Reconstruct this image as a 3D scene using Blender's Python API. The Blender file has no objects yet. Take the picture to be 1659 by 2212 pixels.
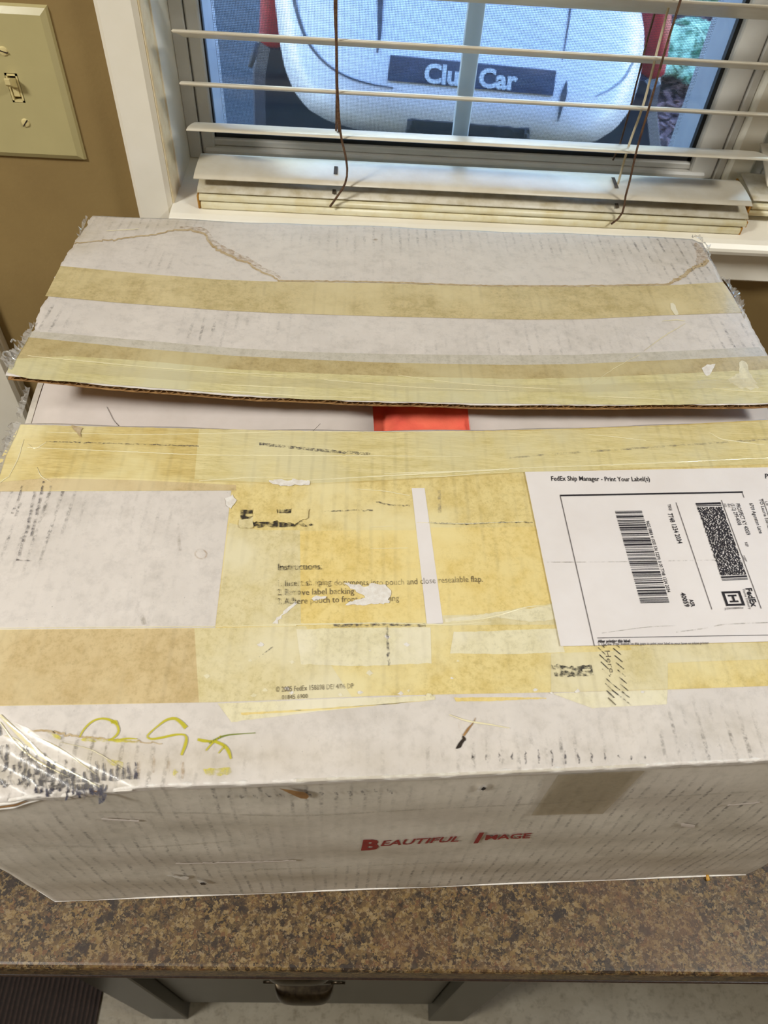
import bpy, math, random
import numpy as np
from mathutils import Matrix, Vector

random.seed(7)
rng = np.random.default_rng(7)
S = bpy.context.scene
COL = S.collection

# ------------------------------------------------------------------ camera
CZ = 1.56                       # camera height above the floor (m)
F_PX, CX, CY = 1665.0, 829.5, 1106.0
PITCH, ROLL, YAW = 0.9022, 0.0820, 0.0619

def cam_rows():
    f = np.array([math.sin(YAW) * math.cos(PITCH), math.cos(YAW) * math.cos(PITCH), -math.sin(PITCH)])
    r = np.array([math.cos(YAW), -math.sin(YAW), 0.0])
    u = np.cross(r, f)
    c, s = math.cos(ROLL), math.sin(ROLL)
    r2 = c * r + s * u
    u2 = -s * r + c * u
    return np.stack([r2, -u2, f])
RM = cam_rows()
cam = bpy.data.cameras.new('camera')
cam.sensor_fit = 'HORIZONTAL'
cam.sensor_width = 36.0
cam.lens = 36.0 * F_PX / 1659.0
cam.clip_start = 0.01
cam.clip_end = 200
cam.dof.use_dof = True
cam.dof.focus_distance = 0.56
cam.dof.aperture_fstop = 20.0
camo = bpy.data.objects.new('camera', cam)
m3 = Matrix([RM[0], -RM[1], -RM[2]]).transposed()
camo.matrix_world = Matrix.Translation((0, 0, CZ)) @ m3.to_4x4()
COL.objects.link(camo)
S.camera = camo

# ------------------------------------------------------------------ world, lights, exposure
S.view_settings.view_transform = 'Standard'
S.view_settings.look = 'None'
S.view_settings.gamma = 1.0
S.view_settings.use_curve_mapping = False
S.view_settings.exposure = 0.0

w = bpy.data.worlds.new('world')
S.world = w
w.use_nodes = True
wn = w.node_tree.nodes
wl = w.node_tree.links
wn.clear()
wo = wn.new('ShaderNodeOutputWorld')
wb = wn.new('ShaderNodeBackground')
sky = wn.new('ShaderNodeTexSky')
sky.sky_type = 'NISHITA'
sky.sun_disc = False
sky.sun_elevation = math.radians(35)
sky.ozone_density = 3.5
sky.dust_density = 0.0
sky.sun_rotation = math.radians(100)
wb.inputs['Strength'].default_value = 1.45
wl.new(sky.outputs[0], wb.inputs[0])
wl.new(wb.outputs[0], wo.inputs[0])

def area(name, loc, target, size, power, color):
    l = bpy.data.lights.new(name, 'AREA')
    l.shape = 'DISK'
    l.size = size
    l.energy = power
    l.color = color
    o = bpy.data.objects.new(name, l)
    o.location = loc
    o.rotation_euler = (Vector(target) - Vector(loc)).to_track_quat('-Z', 'Y').to_euler()
    COL.objects.link(o)
    return o
area('ceiling_lamp_light', (-1.15, -.35, 2.38), (-1.15, -.35, 0), 0.36, 33.5, (1.0, 1.0, .96))
area('second_ceiling_lamp_light', (1.1, -.10, 2.38), (1.1, -.10, 0), 0.36, 17.5, (1.0, 1.0, .96))
area('rear_fill_light', (.3, -1.75, 2.38), (.3, -1.75, 0), 0.5, 3.0, (1.0, .98, .92))  # added fill light behind the camera, lifts the dark box front

# ------------------------------------------------------------------ pixel <-> place helpers
def ray(px):
    return RM.T @ np.array([(px[0] - CX) / F_PX, (px[1] - CY) / F_PX, 1.0])
def atz(px, z):                 # place on the level plane at height z
    d = ray(px)
    return np.array([0, 0, CZ]) + d / d[2] * (z - CZ)
def aty(px, y):                 # place on the upright plane at depth y
    d = ray(px)
    return np.array([0, 0, CZ]) + d / d[1] * y
def proj(P):
    q = RM @ (np.array(P, float) - np.array([0, 0, CZ]))
    return np.array([CX + F_PX * q[0] / q[2], CY + F_PX * q[1] / q[2]])
def onh(px, h):                 # place on a height field
    z = CZ - 0.388
    for _ in range(6):
        p = atz(px, z)
        z = h(p[0], p[1])
    return atz(px, z)

# ------------------------------------------------------------------ object helpers
def tag(o, label=None, cat=None, group=None, kind=None):
    if label: o['label'] = label
    if cat: o['category'] = cat
    if group: o['group'] = group
    if kind: o['kind'] = kind
    return o
def link(name, verts, faces, mat, parent=None, smooth=False, uvs=None):
    me = bpy.data.meshes.new(name)
    me.from_pydata([tuple(map(float, v)) for v in verts], [], [tuple(map(int, f)) for f in faces])
    if mat: me.materials.append(mat)
    if smooth:
        me.polygons.foreach_set('use_smooth', [True] * len(me.polygons))
    if uvs is not None:
        ul = me.uv_layers.new(name='UVMap')
        li = np.empty(len(me.loops), int)
        me.loops.foreach_get('vertex_index', li)
        ul.data.foreach_set('uv', np.asarray(uvs, float)[li].ravel())
    me.update()
    o = bpy.data.objects.new(name, me)
    COL.objects.link(o)
    if parent: o.parent = parent
    return o
def empty(name, loc=(0, 0, 0), parent=None):
    o = bpy.data.objects.new(name, None)
    o.empty_display_size = 0.05
    o.location = loc
    COL.objects.link(o)
    if parent: o.parent = parent
    return o
class MB:
    def __init__(s): s.v, s.f = [], []
    def add(s, v, f):
        n = len(s.v)
        s.v += [tuple(map(float, q)) for q in v]
        s.f += [tuple(i + n for i in q) for q in f]
        return s
    def box(s, x0, x1, y0, y1, z0, z1, b=0.0):
        if b <= 0:
            v = [(x, y, z) for z in (z0, z1) for y in (y0, y1) for x in (x0, x1)]
            return s.add(v, [(0, 2, 3, 1), (4, 5, 7, 6), (0, 1, 5, 4), (2, 6, 7, 3), (0, 4, 6, 2), (1, 3, 7, 5)])
        # bevelled box: three nested caps
        v = []
        for (x, y, z) in [(x, y, z) for z in (0, 1) for y in (0, 1) for x in (0, 1)]:
            X = x1 if x else x0; Y = y1 if y else y0; Z = z1 if z else z0
            sx = -b if x else b; sy = -b if y else b; sz = -b if z else b
            v += [(X, Y + sy, Z + sz), (X + sx, Y, Z + sz), (X + sx, Y + sy, Z)]
        f = []
        I = lambda x, y, z, k: (x + 2 * y + 4 * z) * 3 + k
        f += [(I(0,0,0,0), I(0,0,1,0), I(0,1,1,0), I(0,1,0,0)), (I(1,0,0,0), I(1,1,0,0), I(1,1,1,0), I(1,0,1,0))]
        f += [(I(0,0,0,1), I(1,0,0,1), I(1,0,1,1), I(0,0,1,1)), (I(0,1,0,1), I(0,1,1,1), I(1,1,1,1), I(1,1,0,1))]
        f += [(I(0,0,0,2), I(0,1,0,2), I(1,1,0,2), I(1,0,0,2)), (I(0,0,1,2), I(1,0,1,2), I(1,1,1,2), I(0,1,1,2))]
        for a in (0, 1):
            for c in (0, 1):
                f.append((I(0,a,c,1), I(1,a,c,1), I(1,a,c,2), I(0,a,c,2)))
                f.append((I(a,0,c,0), I(a,1,c,0), I(a,1,c,2), I(a,0,c,2)))
                f.append((I(a,c,0,0), I(a,c,1,0), I(a,c,1,1), I(a,c,0,1)))
        for q in range(8):
            f.append((q * 3, q * 3 + 1, q * 3 + 2))
        return s.add(v, f)
    def tube(s, pts, r, n=8, cap=True):
        pts = [np.array(p, float) for p in pts]
        rr = r if hasattr(r, '__len__') else [r] * len(pts)
        base = len(s.v)
        up = None
        for i, p in enumerate(pts):
            t = pts[min(i + 1, len(pts) - 1)] - pts[max(i - 1, 0)]
            t = t / (np.linalg.norm(t) + 1e-12)
            if up is None:
                a = np.array([0, 0, 1.0]) if abs(t[2]) < .9 else np.array([1.0, 0, 0])
                up = np.cross(t, a)
            up = up - t * (up @ t)
            up = up / (np.linalg.norm(up) + 1e-12)
            sd = np.cross(t, up)
            for k in range(n):
                a = 2 * math.pi * k / n
                s.v.append(tuple(p + rr[i] * (math.cos(a) * up + math.sin(a) * sd)))
        for i in range(len(pts) - 1):
            for k in range(n):
                a, b = base + i * n + k, base + i * n + (k + 1) % n
                s.f.append((a, b, b + n, a + n))
        if cap:
            s.f.append(tuple(base + k for k in range(n))[::-1])
            s.f.append(tuple(base + (len(pts) - 1) * n + k for k in range(n)))
        return s
    def build(s, name, mat, parent=None, smooth=False):
        import bmesh
        o = link(name, s.v, s.f, mat, parent, smooth)
        bm = bmesh.new(); bm.from_mesh(o.data)
        bmesh.ops.recalc_face_normals(bm, faces=bm.faces)
        bm.to_mesh(o.data); bm.free()
        return o
def spline(pts, n):
    P = np.array(pts, float)
    d = np.r_[0, np.cumsum(np.linalg.norm(np.diff(P, axis=0), axis=1))]
    t = np.linspace(0, d[-1], n)
    out = np.zeros((n, P.shape[1]))
    m = np.zeros_like(P)
    m[1:-1] = (P[2:] - P[:-2]) / (d[2:] - d[:-2])[:, None]
    m[0] = (P[1] - P[0]) / (d[1] - d[0]); m[-1] = (P[-1] - P[-2]) / (d[-1] - d[-2])
    for i, tt in enumerate(t):
        k = min(max(np.searchsorted(d, tt) - 1, 0), len(P) - 2)
        h = d[k + 1] - d[k]; u = (tt - d[k]) / h
        out[i] = ((2*u**3 - 3*u**2 + 1) * P[k] + (u**3 - 2*u**2 + u) * h * m[k] + (-2*u**3 + 3*u**2) * P[k+1] + (u**3 - u**2) * h * m[k+1])
    return out

# ------------------------------------------------------------------ materials
def s2l(c):
    return tuple(((v / 255) / 12.92 if v / 255 <= .04045 else ((v / 255 + .055) / 1.055) ** 2.4) for v in c) + (1,)
class Mat:
    def __init__(s, name):
        s.m = bpy.data.materials.new(name); s.m.use_nodes = True
        s.n = s.m.node_tree.nodes; s.l = s.m.node_tree.links
        s.b = s.n['Principled BSDF']; s.out = s.n['Material Output']
    def coord(s, scale=(1, 1, 1), kind='Object', rot=(0, 0, 0)):
        tc = s.n.new('ShaderNodeTexCoord'); mp = s.n.new('ShaderNodeMapping')
        mp.inputs['Scale'].default_value = scale; mp.inputs['Rotation'].default_value = rot
        s.l.new(tc.outputs[kind], mp.inputs[0]); return mp.outputs[0]
    def noise(s, vec, scale, detail=3, rough=.55, lo=None, hi=None):
        t = s.n.new('ShaderNodeTexNoise')
        t.inputs['Scale'].default_value = scale; t.inputs['Detail'].default_value = detail
        t.inputs['Roughness'].default_value = rough
        s.l.new(vec, t.inputs['Vector'])
        o = t.outputs['Fac']
        return o if lo is None else s.rng(o, lo, hi)
    def rng(s, v, lo, hi, a=0, b=1):
        r = s.n.new('ShaderNodeMapRange')
        r.inputs['From Min'].default_value = lo; r.inputs['From Max'].default_value = hi
        r.inputs['To Min'].default_value = a; r.inputs['To Max'].default_value = b
        s.l.new(v, r.inputs['Value']); return r.outputs[0]
    def math(s, op, a, b=None):
        r = s.n.new('ShaderNodeMath'); r.operation = op
        for i, q in enumerate((a, b)):
            if q is None: continue
            if isinstance(q, (int, float)): r.inputs[i].default_value = q
            else: s.l.new(q, r.inputs[i])
        return r.outputs[0]
    def mix(s, f, a, b):
        r = s.n.new('ShaderNodeMix'); r.data_type = 'RGBA'
        if isinstance(f, (int, float)): r.inputs[0].default_value = f
        else: s.l.new(f, r.inputs[0])
        for i, q in ((6, a), (7, b)):
            if isinstance(q, tuple): r.inputs[i].default_value = q
            else: s.l.new(q, r.inputs[i])
        return r.outputs[2]
    def bump(s, h, strength=.2, dist=.001):
        r = s.n.new('ShaderNodeBump'); r.inputs['Strength'].default_value = strength
        r.inputs['Distance'].default_value = dist
        s.l.new(h, r.inputs['Height']); s.l.new(r.outputs[0], s.b.inputs['Normal']); return r.outputs[0]
    def col(s, c): 
        if isinstance(c, tuple): s.b.inputs['Base Color'].default_value = c
        else: s.l.new(c, s.b.inputs['Base Color'])
        return s
    def set(s, rough=.5, metal=0, spec=None):
        s.b.inputs['Roughness'].default_value = rough; s.b.inputs['Metallic'].default_value = metal
        if spec is not None: s.b.inputs['Specular IOR Level'].default_value = spec
        return s
    def alpha(s, a):
        if isinstance(a, (int, float)): s.b.inputs['Alpha'].default_value = a
        else: s.l.new(a, s.b.inputs['Alpha'])
        return s
def mottled(name, c1, c2, scale=30, rough=.5, metal=0, bump=.1, lo=.35, hi=.65, spec=None, bscale=None, dist=.0006):
    M = Mat(name); v = M.coord()
    M.col(M.mix(M.noise(v, scale, 4, .6, lo, hi), s2l(c1), s2l(c2))).set(rough, metal, spec)
    if bump: M.bump(M.noise(v, bscale or scale * 8, 3), bump, dist)
    return M.m

def tape_mat(name, c1, c2, c3=None, rough=.32, scale=55, alpha=1.0, stretch=(1, 1, 1), bump=.25):
    """mottled aged adhesive tape; c1/c2 fine mottling, c3 large blotches"""
    M = Mat(name); v = M.coord(stretch)
    a = M.mix(M.noise(v, scale * 1.5, 6, .75, .40, .62), s2l(c1), s2l(c2))
    a = M.mix(M.math('MULTIPLY', M.noise(v, 330, 4, .8, .5, .7), .35), a, s2l(tuple(int(q * .80) for q in c2)))
    if c3: a = M.mix(M.noise(M.coord((1, 1, 1)), 14, 4, .6, .45, .62), a, s2l(c3))
    # faint grey flute shading of the board below
    wv = M.n.new('ShaderNodeTexWave'); wv.inputs['Scale'].default_value = 40.0; wv.inputs['Distortion'].default_value = 1.2
    wv.inputs['Detail'].default_value = 3
    M.l.new(M.coord((1, .12, 1), rot=(0, 0, -.03)), wv.inputs['Vector'])
    a = M.mix(M.math('MULTIPLY', M.math('MULTIPLY', M.rng(wv.outputs['Fac'], .6, 1.0), .16), M.noise(M.coord((1, .4, 1)), 48, 4, .7, .44, .66)), a, s2l((120, 105, 80)))
    M.col(a).set(rough)
    M.b.inputs['Coat Weight'].default_value = .35
    M.b.inputs['Coat Roughness'].default_value = .12
    M.bump(M.math('ADD', M.noise(M.coord((18, 90, 18)), 1, 3), M.math('MULTIPLY', M.noise(v, 260, 3), .35)), bump, .0012)
    if alpha < 1: M.alpha(alpha)
    return M.m

T_TAN = tape_mat('aged_tape_tan', (212, 194, 146), (190, 172, 122), (218, 202, 156), rough=.42)
T_TAN2 = tape_mat('aged_tape_tan_low', (196, 178, 130), (180, 160, 112), (204, 190, 146), rough=.36)
T_LIME = tape_mat('aged_tape_greenish', (222, 211, 160), (206, 194, 138), (214, 207, 168), stretch=(.4, 2.2, 1), rough=.28)
T_YEL = tape_mat('aged_tape_yellow', (232, 213, 150), (216, 193, 124), (234, 220, 168), rough=.3)
T_YELD = tape_mat('aged_tape_deep_yellow', (236, 214, 146), (226, 200, 124), (238, 220, 158), rough=.34)
T_CREAM = tape_mat('aged_tape_cream', (225, 212, 168), (213, 198, 146), (230, 220, 184), rough=.34)
T_PEACH = tape_mat('aged_tape_peach', (212, 190, 145), (198, 174, 126), (218, 200, 158), rough=.38)
T_FRONT = tape_mat('aged_tape_glossy', (220, 199, 134), (202, 178, 110), (228, 214, 160), stretch=(.35, 2.4, 1), rough=.2, bump=.6)
T_FRONT2 = tape_mat('aged_tape_glossy_pale', (228, 214, 160), (214, 198, 138), (220, 210, 166), stretch=(.35, 2.4, 1), rough=.2, bump=.6)
T_GREY = tape_mat('aged_tape_greyed', (234, 225, 190), (222, 212, 174), (236, 228, 202), rough=.4)
T_DUST = tape_mat('dusty_tape', (206, 199, 186), (194, 187, 172), rough=.4)

def paper_mat(name, c1, c2, flute_axis='x'):
    """white corrugated liner with flute scuffs gated by the 'dirt' attribute"""
    M = Mat(name)
    v = M.coord()
    base = M.mix(M.noise(v, 45, 5, .65, .3, .7), s2l(c1), s2l(c2))
    base = M.mix(M.noise(v, 9, 3, .5, .5, .7), base, s2l(tuple(int(q * .965) for q in c1)))
    base = M.mix(M.math('MULTIPLY', M.noise(v, 120, 5, .75, .48, .7), .5), base, s2l(tuple(int(q * .88) for q in c2)))
    at = M.n.new('ShaderNodeAttribute'); at.attribute_name = 'dirt'
    sep = M.n.new('ShaderNodeSeparateColor'); M.l.new(at.outputs['Color'], sep.inputs[0])
    # flute lines: period about 7.8 mm along x
    wv = M.n.new('ShaderNodeTexWave'); wv.inputs['Scale'].default_value = 40.0; wv.inputs['Distortion'].default_value = .7
    wv.inputs['Detail'].default_value = 4; wv.inputs['Detail Scale'].default_value = 3
    vec = M.coord((1, .15, .15), rot=(0, 0, -.035))
    M.l.new(vec, wv.inputs['Vector'])
    line = M.rng(wv.outputs['Fac'], .72, .98)
    gate = M.noise(M.coord((1, .55, .55)), 90, 5, .7, .42, .62)
    fine = M.noise(v, 420, 4, .7, .4, .62)
    d = M.math('MULTIPLY', M.math('MULTIPLY', line, gate), M.math('MULTIPLY', fine, M.rng(sep.outputs[0], .18, 1.3, 0, 1.1)))
    base = M.mix(M.math('MINIMUM', M.math('MULTIPLY', d, 1.0), .7), base, s2l((72, 68, 70)))
    # broad grubby smear
    sm = M.math('MULTIPLY', M.noise(v, 34, 5, .7, .42, .75), sep.outputs[1])
    base = M.mix(M.math('MULTIPLY', sm, .55), base, s2l((150, 142, 130)))
    # brown water tint
    base = M.mix(M.math('MULTIPLY', sep.outputs[2], M.noise(v, 30, 4, .6, .2, .75)), base, s2l((186, 170, 138)))
    # small specks
    sp = M.noise(v, 900, 2, .5, .74, .78)
    base = M.mix(M.math('MULTIPLY', sp, .5), base, s2l((90, 84, 78)))
    M.col(base).set(.55)
    M.b.inputs['Coat Weight'].default_value = .12
    M.b.inputs['Coat Roughness'].default_value = .2
    M.bump(M.math('ADD', M.math('MULTIPLY', wv.outputs['Fac'], .8), M.noise(v, 160, 4)), .18, .0006)
    return M.m
PAPER = paper_mat('white_liner', (226, 218, 211), (214, 206, 199))
PAPER_F = paper_mat('white_liner_front', (222, 213, 200), (208, 200, 186))
M_PLAIN = mottled('plain_white_liner', (222, 211, 203), (214, 203, 194), 40, .6, bump=.1)
M_KRAFT = mottled('kraft_board', (168, 128, 78), (136, 98, 56), 120, .8, bump=.2)
M_KRAFTD = mottled('kraft_flute', (150, 112, 66), (112, 78, 42), 120, .85, bump=.2)
M_LABEL = mottled('label_paper', (234, 228, 226), (228, 221, 218), 25, .5, bump=.08, bscale=60, dist=.001)
M_INK = mottled('black_ink', (38, 32, 38), (28, 24, 28), 300, .6, bump=0)
M_INKG = mottled('grey_ink', (110, 104, 104), (90, 84, 84), 300, .6, bump=0)
def worn(name, c, scale, lo, hi, a=1.0):
    M = Mat(name); M.col(s2l(c)).set(.6)
    v = M.coord((1, 1, 1))
    M.alpha(M.math('MULTIPLY', M.noise(v, scale, 5, .7, lo, hi), a)); return M.m
INK_WORN = worn('worn_black_ink', (48, 42, 38), 240, .40, .55, .95)
INK_FADE = worn('faded_grey_ink', (96, 84, 66), 110, .30, .56, .9)
INK_VWORN = worn('nearly_rubbed_off_ink', (40, 36, 36), 150, .49, .55, .95)
INK_SCRIB = worn('rubbed_black_patch', (62, 58, 52), 330, .44, .60, .9)
SCUFF = worn('grey_scuff', (84, 80, 84), 420, .42, .62, .8)
DUSTM = worn('grey_dust', (150, 143, 130), 160, .42, .66, .55)
M_RED = mottled('red_print', (150, 34, 34), (132, 26, 28), 200, .5, bump=0)
M_MARK = worn('yellow_marker', (196, 186, 44), 120, .25, .42, .9)
M_MARKG = worn('green_marker', (122, 134, 44), 120, .25, .42, .9)
M_MARKS = worn('yellow_smear', (220, 208, 84), 160, .38, .62, .8)
STAIN = mottled('brown_stain_line', (200, 182, 150), (172, 146, 104), 220, .6, bump=0)
STAINF = worn('brown_tint', (176, 140, 90), 260, .4, .66, .5)
M_WHITE_TEAR = mottled('torn_white_fibre', (238, 234, 228), (222, 214, 204), 300, .8, bump=.4)
M_DARKHOLE = mottled('dark_gap', (60, 46, 34), (34, 26, 20), 200, .9, bump=0)
def clear_mat(name, tint, a, rough=.12, bump=.6, stretch=(25, 140, 25)):
    M = Mat(name); M.col(s2l(tint)).set(rough)
    M.b.inputs['Coat Weight'].default_value = .8; M.b.inputs['Coat Roughness'].default_value = .06
    M.bump(M.noise(M.coord(stretch), 1, 4, .6), bump, .002)
    M.alpha(a); return M.m
M_CLEAR = clear_mat('clear_tape', (224, 214, 180), .22)
M_CLEARC = clear_mat('crumpled_clear_tape', (214, 206, 180), .10, rough=.25, bump=.5, stretch=(60, 60, 60))
M_CLEARG = clear_mat('frayed_clear_tape', (188, 184, 178), .55, bump=.9, stretch=(120, 90, 90))
M_CREASE_SHINE = clear_mat('tape_crease', (240, 230, 190), 1.0, rough=.15, bump=.3)  # opaque pale colour paints the shine onto the crease ridges
CRUSH = worn('blue_grey_grime', (58, 56, 72), 300, .36, .56, .9)

# ------------------------------------------------------------------ room shell
D = 0.72                         # depth of the window wall
def zr(z): return CZ + z         # heights measured from the camera
SILL = zr(-.4175)
W_WALL = mottled('tan_wall_paint', (150, 126, 80), (144, 120, 76), 14, .55, bump=.25, bscale=240, dist=.0008)
M_TRIM = mottled('white_trim_paint', (248, 242, 228), (242, 235, 218), 12, .38, bump=.1, bscale=60, dist=.0008)
M_TRIMY = mottled('yellowed_trim_paint', (232, 218, 184), (220, 202, 162), 90, .5, bump=.4, bscale=180, dist=.001)
M_CEIL = mottled('ceiling_paint', (226, 220, 206), (220, 214, 200), 10, .8, bump=.1)
def floor_mat():
    M = Mat('beige_vinyl_floor'); v = M.coord()
    a = M.mix(M.noise(v, 9, 5, .6, .3, .7), s2l((196, 184, 158)), s2l((168, 154, 126)))
    a = M.mix(M.noise(v, 60, 5, .7, .5, .75), a, s2l((132, 116, 86)))
    a = M.mix(1.0, a, s2l((186, 186, 186))); M.n[-1].blend_type = 'MULTIPLY'; M.col(a).set(.42); M.bump(M.noise(v, 40, 4), .25, .002); return M.m  # multiply darkens the vinyl, standing in for a person's shadow
M_FLOOR = floor_mat()
X0, X1, Y0 = -2.0, 2.6, -2.4
def struct(name, mb, mat, parent=None, smooth=False):
    o = mb.build(name, mat, parent, smooth)
    if parent is None: tag(o, kind='structure')
    return o
struct('floor', MB().box(X0, X1, Y0, D + .0, -.03, 0), M_FLOOR)
struct('ceiling', MB().box(X0, X1, Y0, D, 2.42, 2.45), M_CEIL)
WX0, WX1, WZ1 = -.187, .985, zr(.80)
wf = MB()
wf.box(X0, WX0 - .018, D, D + .16, 0, 2.42)
wf.box(WX1 + .018, X1, D, D + .16, 0, 2.42)
wf.box(WX0 - .018, WX1 + .018, D, D + .16, 0, SILL - .03)
wf.box(WX0 - .018, WX1 + .018, D, D + .16, WZ1, 2.42)
struct('wall_front', wf, W_WALL)
struct('wall_left', MB().box(X0 - .1, X0, Y0, D, 0, 2.42), W_WALL)
struct('wall_right', MB().box(X1, X1 + .1, Y0, D, 0, 2.42), W_WALL)
struct('wall_back', MB().box(X0, X1, Y0 - .1, Y0, 0, 2.42), W_WALL)

# window trim: side casing, jamb boards, stool, apron, head casing
struct('trim_1', MB().box(-.2235, -.1885, .702, D, SILL - .057, WZ1 + .04, .004), M_TRIM)
struct('trim_2', MB().box(-.1885, -.1865, .706, D, SILL, WZ1, .0008).box(-.205, -.1868, D, .737, SILL, WZ1), M_TRIMY)
struct('trim_3', MB().box(-.205, -.1855, .737, .806, SILL, WZ1), M_TRIM)
st = MB()
# stool: flat board with a rounded nose (profile swept along x)
prof = [(.806, SILL), (.690, SILL), (.684, SILL - .0014), (.6805, SILL - .005), (.680, SILL - .008), (.6815, SILL - .012), (.686, SILL - .0145), (.700, SILL - .015), (.806, SILL - .015)]
xs = [-.1884, 1.04]
v = [(x, y, z) for x in xs for (y, z) in prof]
n = len(prof)
f = [(k, (k + 1) % n, n + (k + 1) % n, n + k) for k in range(n)] + [tuple(range(n)), tuple(range(n, 2 * n))[::-1]]
struct('trim_4', st.add(v, f), M_TRIM)
struct('trim_5', MB().box(-.1884, 1.02, .702, D, zr(-.4745), SILL - .015, .003), M_TRIM)
struct('trim_6', MB().box(-.2235, 1.02, .702, D, WZ1, WZ1 + .06, .004), M_TRIM)
struct('trim_7', MB().box(.985, 1.022, .702, D, SILL, WZ1, .004), M_TRIM)
# door casing at the far left, down to the floor
struct('trim_8', MB().box(-.520, -.4195, .700, D, 0, 2.1, .004).box(-.4195, -.4165, .708, D, 0, 2.1, .0012), M_TRIM)
struct('baseboard_front', MB().box(-.416, X1, .706, D, 0, .09, .003), M_TRIM)

# ------------------------------------------------------------------ windows
M_VINYL = mottled('white_vinyl', (212, 208, 200), (202, 198, 190), 20, .35, bump=.05)
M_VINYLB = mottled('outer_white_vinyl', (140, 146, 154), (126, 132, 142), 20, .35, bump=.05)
M_GASKET = mottled('black_gasket', (18, 22, 28), (10, 12, 16), 100, .5, bump=.1)
M_MUNT = mottled('grille_bar', (246, 244, 240), (240, 238, 232), 20, .45, bump=0)
M_SCREEN = mottled('screen_wire', (44, 46, 50), (34, 36, 40), 100, .45, bump=0)
MG = Mat('window_glass')
tr = MG.n.new('ShaderNodeBsdfTransparent'); gl = MG.n.new('ShaderNodeBsdfGlossy'); gl.inputs['Roughness'].default_value = .02
fr = MG.n.new('ShaderNodeFresnel'); fr.inputs['IOR'].default_value = 1.45
mx = MG.n.new('ShaderNodeMixShader'); tr.inputs[0].default_value = (.89, .94, .98, 1)
MG.l.new(fr.outputs[0], mx.inputs[0]); MG.l.new(tr.outputs[0], mx.inputs[1]); MG.l.new(gl.outputs[0], mx.inputs[2])
MG.l.new(mx.outputs[0], MG.out.inputs[0])

ZB = zr(-.3985)                   # top of the bottom sash rail
ZT = WZ1 - .03
def make_window(name, dx, grille=True):
    root = empty(name, (dx, 0, 0)); tag(root, kind='structure')
    MB().box(-.1855, -.1725, .796, .86, SILL, ZT + .03, .001).box(.3735, .3815, .796, .86, SILL, ZT + .03, .001) \
        .box(-.1725, .3735, .806, .86, SILL, SILL + .006).box(-.1725, .3735, .796, .86, ZT, ZT + .03).build('outer_frame', M_VINYL, root)
    MB().box(-.1715, -.1585, .798, .809, SILL + .004, ZT, .0015).box(.3465, .3725, .798, .809, SILL + .004, ZT, .0015) \
        .box(-.1585, .3465, .798, .809, ZT - .03, ZT, .0015).build('sash_stile', M_VINYL, root)
    MB().box(-.1700, .3600, .801, .835, ZB - .007, ZB, .0012).box(-.1695, .3640, .794, .835, ZB - .0150, ZB - .0072, .0022).build('bottom_rail', M_VINYL, root)
    MB().box(-.1592, -.1570, .8055, .8125, ZB, ZT - .03).box(.3425, .3472, .8055, .8125, ZB, ZT - .03) \
        .box(-.1590, .3472, .8055, .8125, ZB - .004, ZB + .0045).build('gasket', M_GASKET, root)
    MB().box(-.158, .3465, .809, .812, ZB, ZT - .03).build('glass_pane', MG.m, root)
    if grille: MB().box(.0895, .1065, .8135, .8185, ZB, ZT - .03, .001).build('grille_bar', M_MUNT, root)
    MB().box(-.186, -.1588, .813, .885, SILL - .03, ZT, .001).box(.3470, .3815, .813, .885, SILL - .03, ZT, .004) \
        .box(-.158, .347, .813, .885, SILL - .06, SILL - .02).build('outer_frame_return', M_VINYLB, root)
    # insect screen: real crossing wires
    sc = MB(); p = .00150; r = .00017; ys = .868
    x = -.160
    while x < .352:
        sc.add([(x - r, ys, ZB - .035), (x + r, ys, ZB - .035), (x + r, ys, ZT - .03), (x - r, ys, ZT - .03)], [(0, 1, 2, 3)])
        x += p
    z = ZB - .035
    while z < (ZB + .28):
        sc.add([(-.160, ys - r, z - r), (.352, ys - r, z - r), (.352, ys - r, z + r), (-.160, ys - r, z + r)], [(0, 1, 2, 3)])
        z += p
    while z < ZT - .03:
        sc.add([(-.160, ys - r, z - r), (.352, ys - r, z - r), (.352, ys - r, z + r), (-.160, ys - r, z + r)], [(0, 1, 2, 3)])
        z += p
    o = link('insect_screen', sc.v, sc.f, M_SCREEN, root); tag(o, kind='stuff')
    return root
make_window('window_1', 0.0)
make_window('window_2', 0.5945, False)
struct('trim_9', MB().box(.3820, .4085, .788, .86, SILL, WZ1, .003), M_TRIM)

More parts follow.
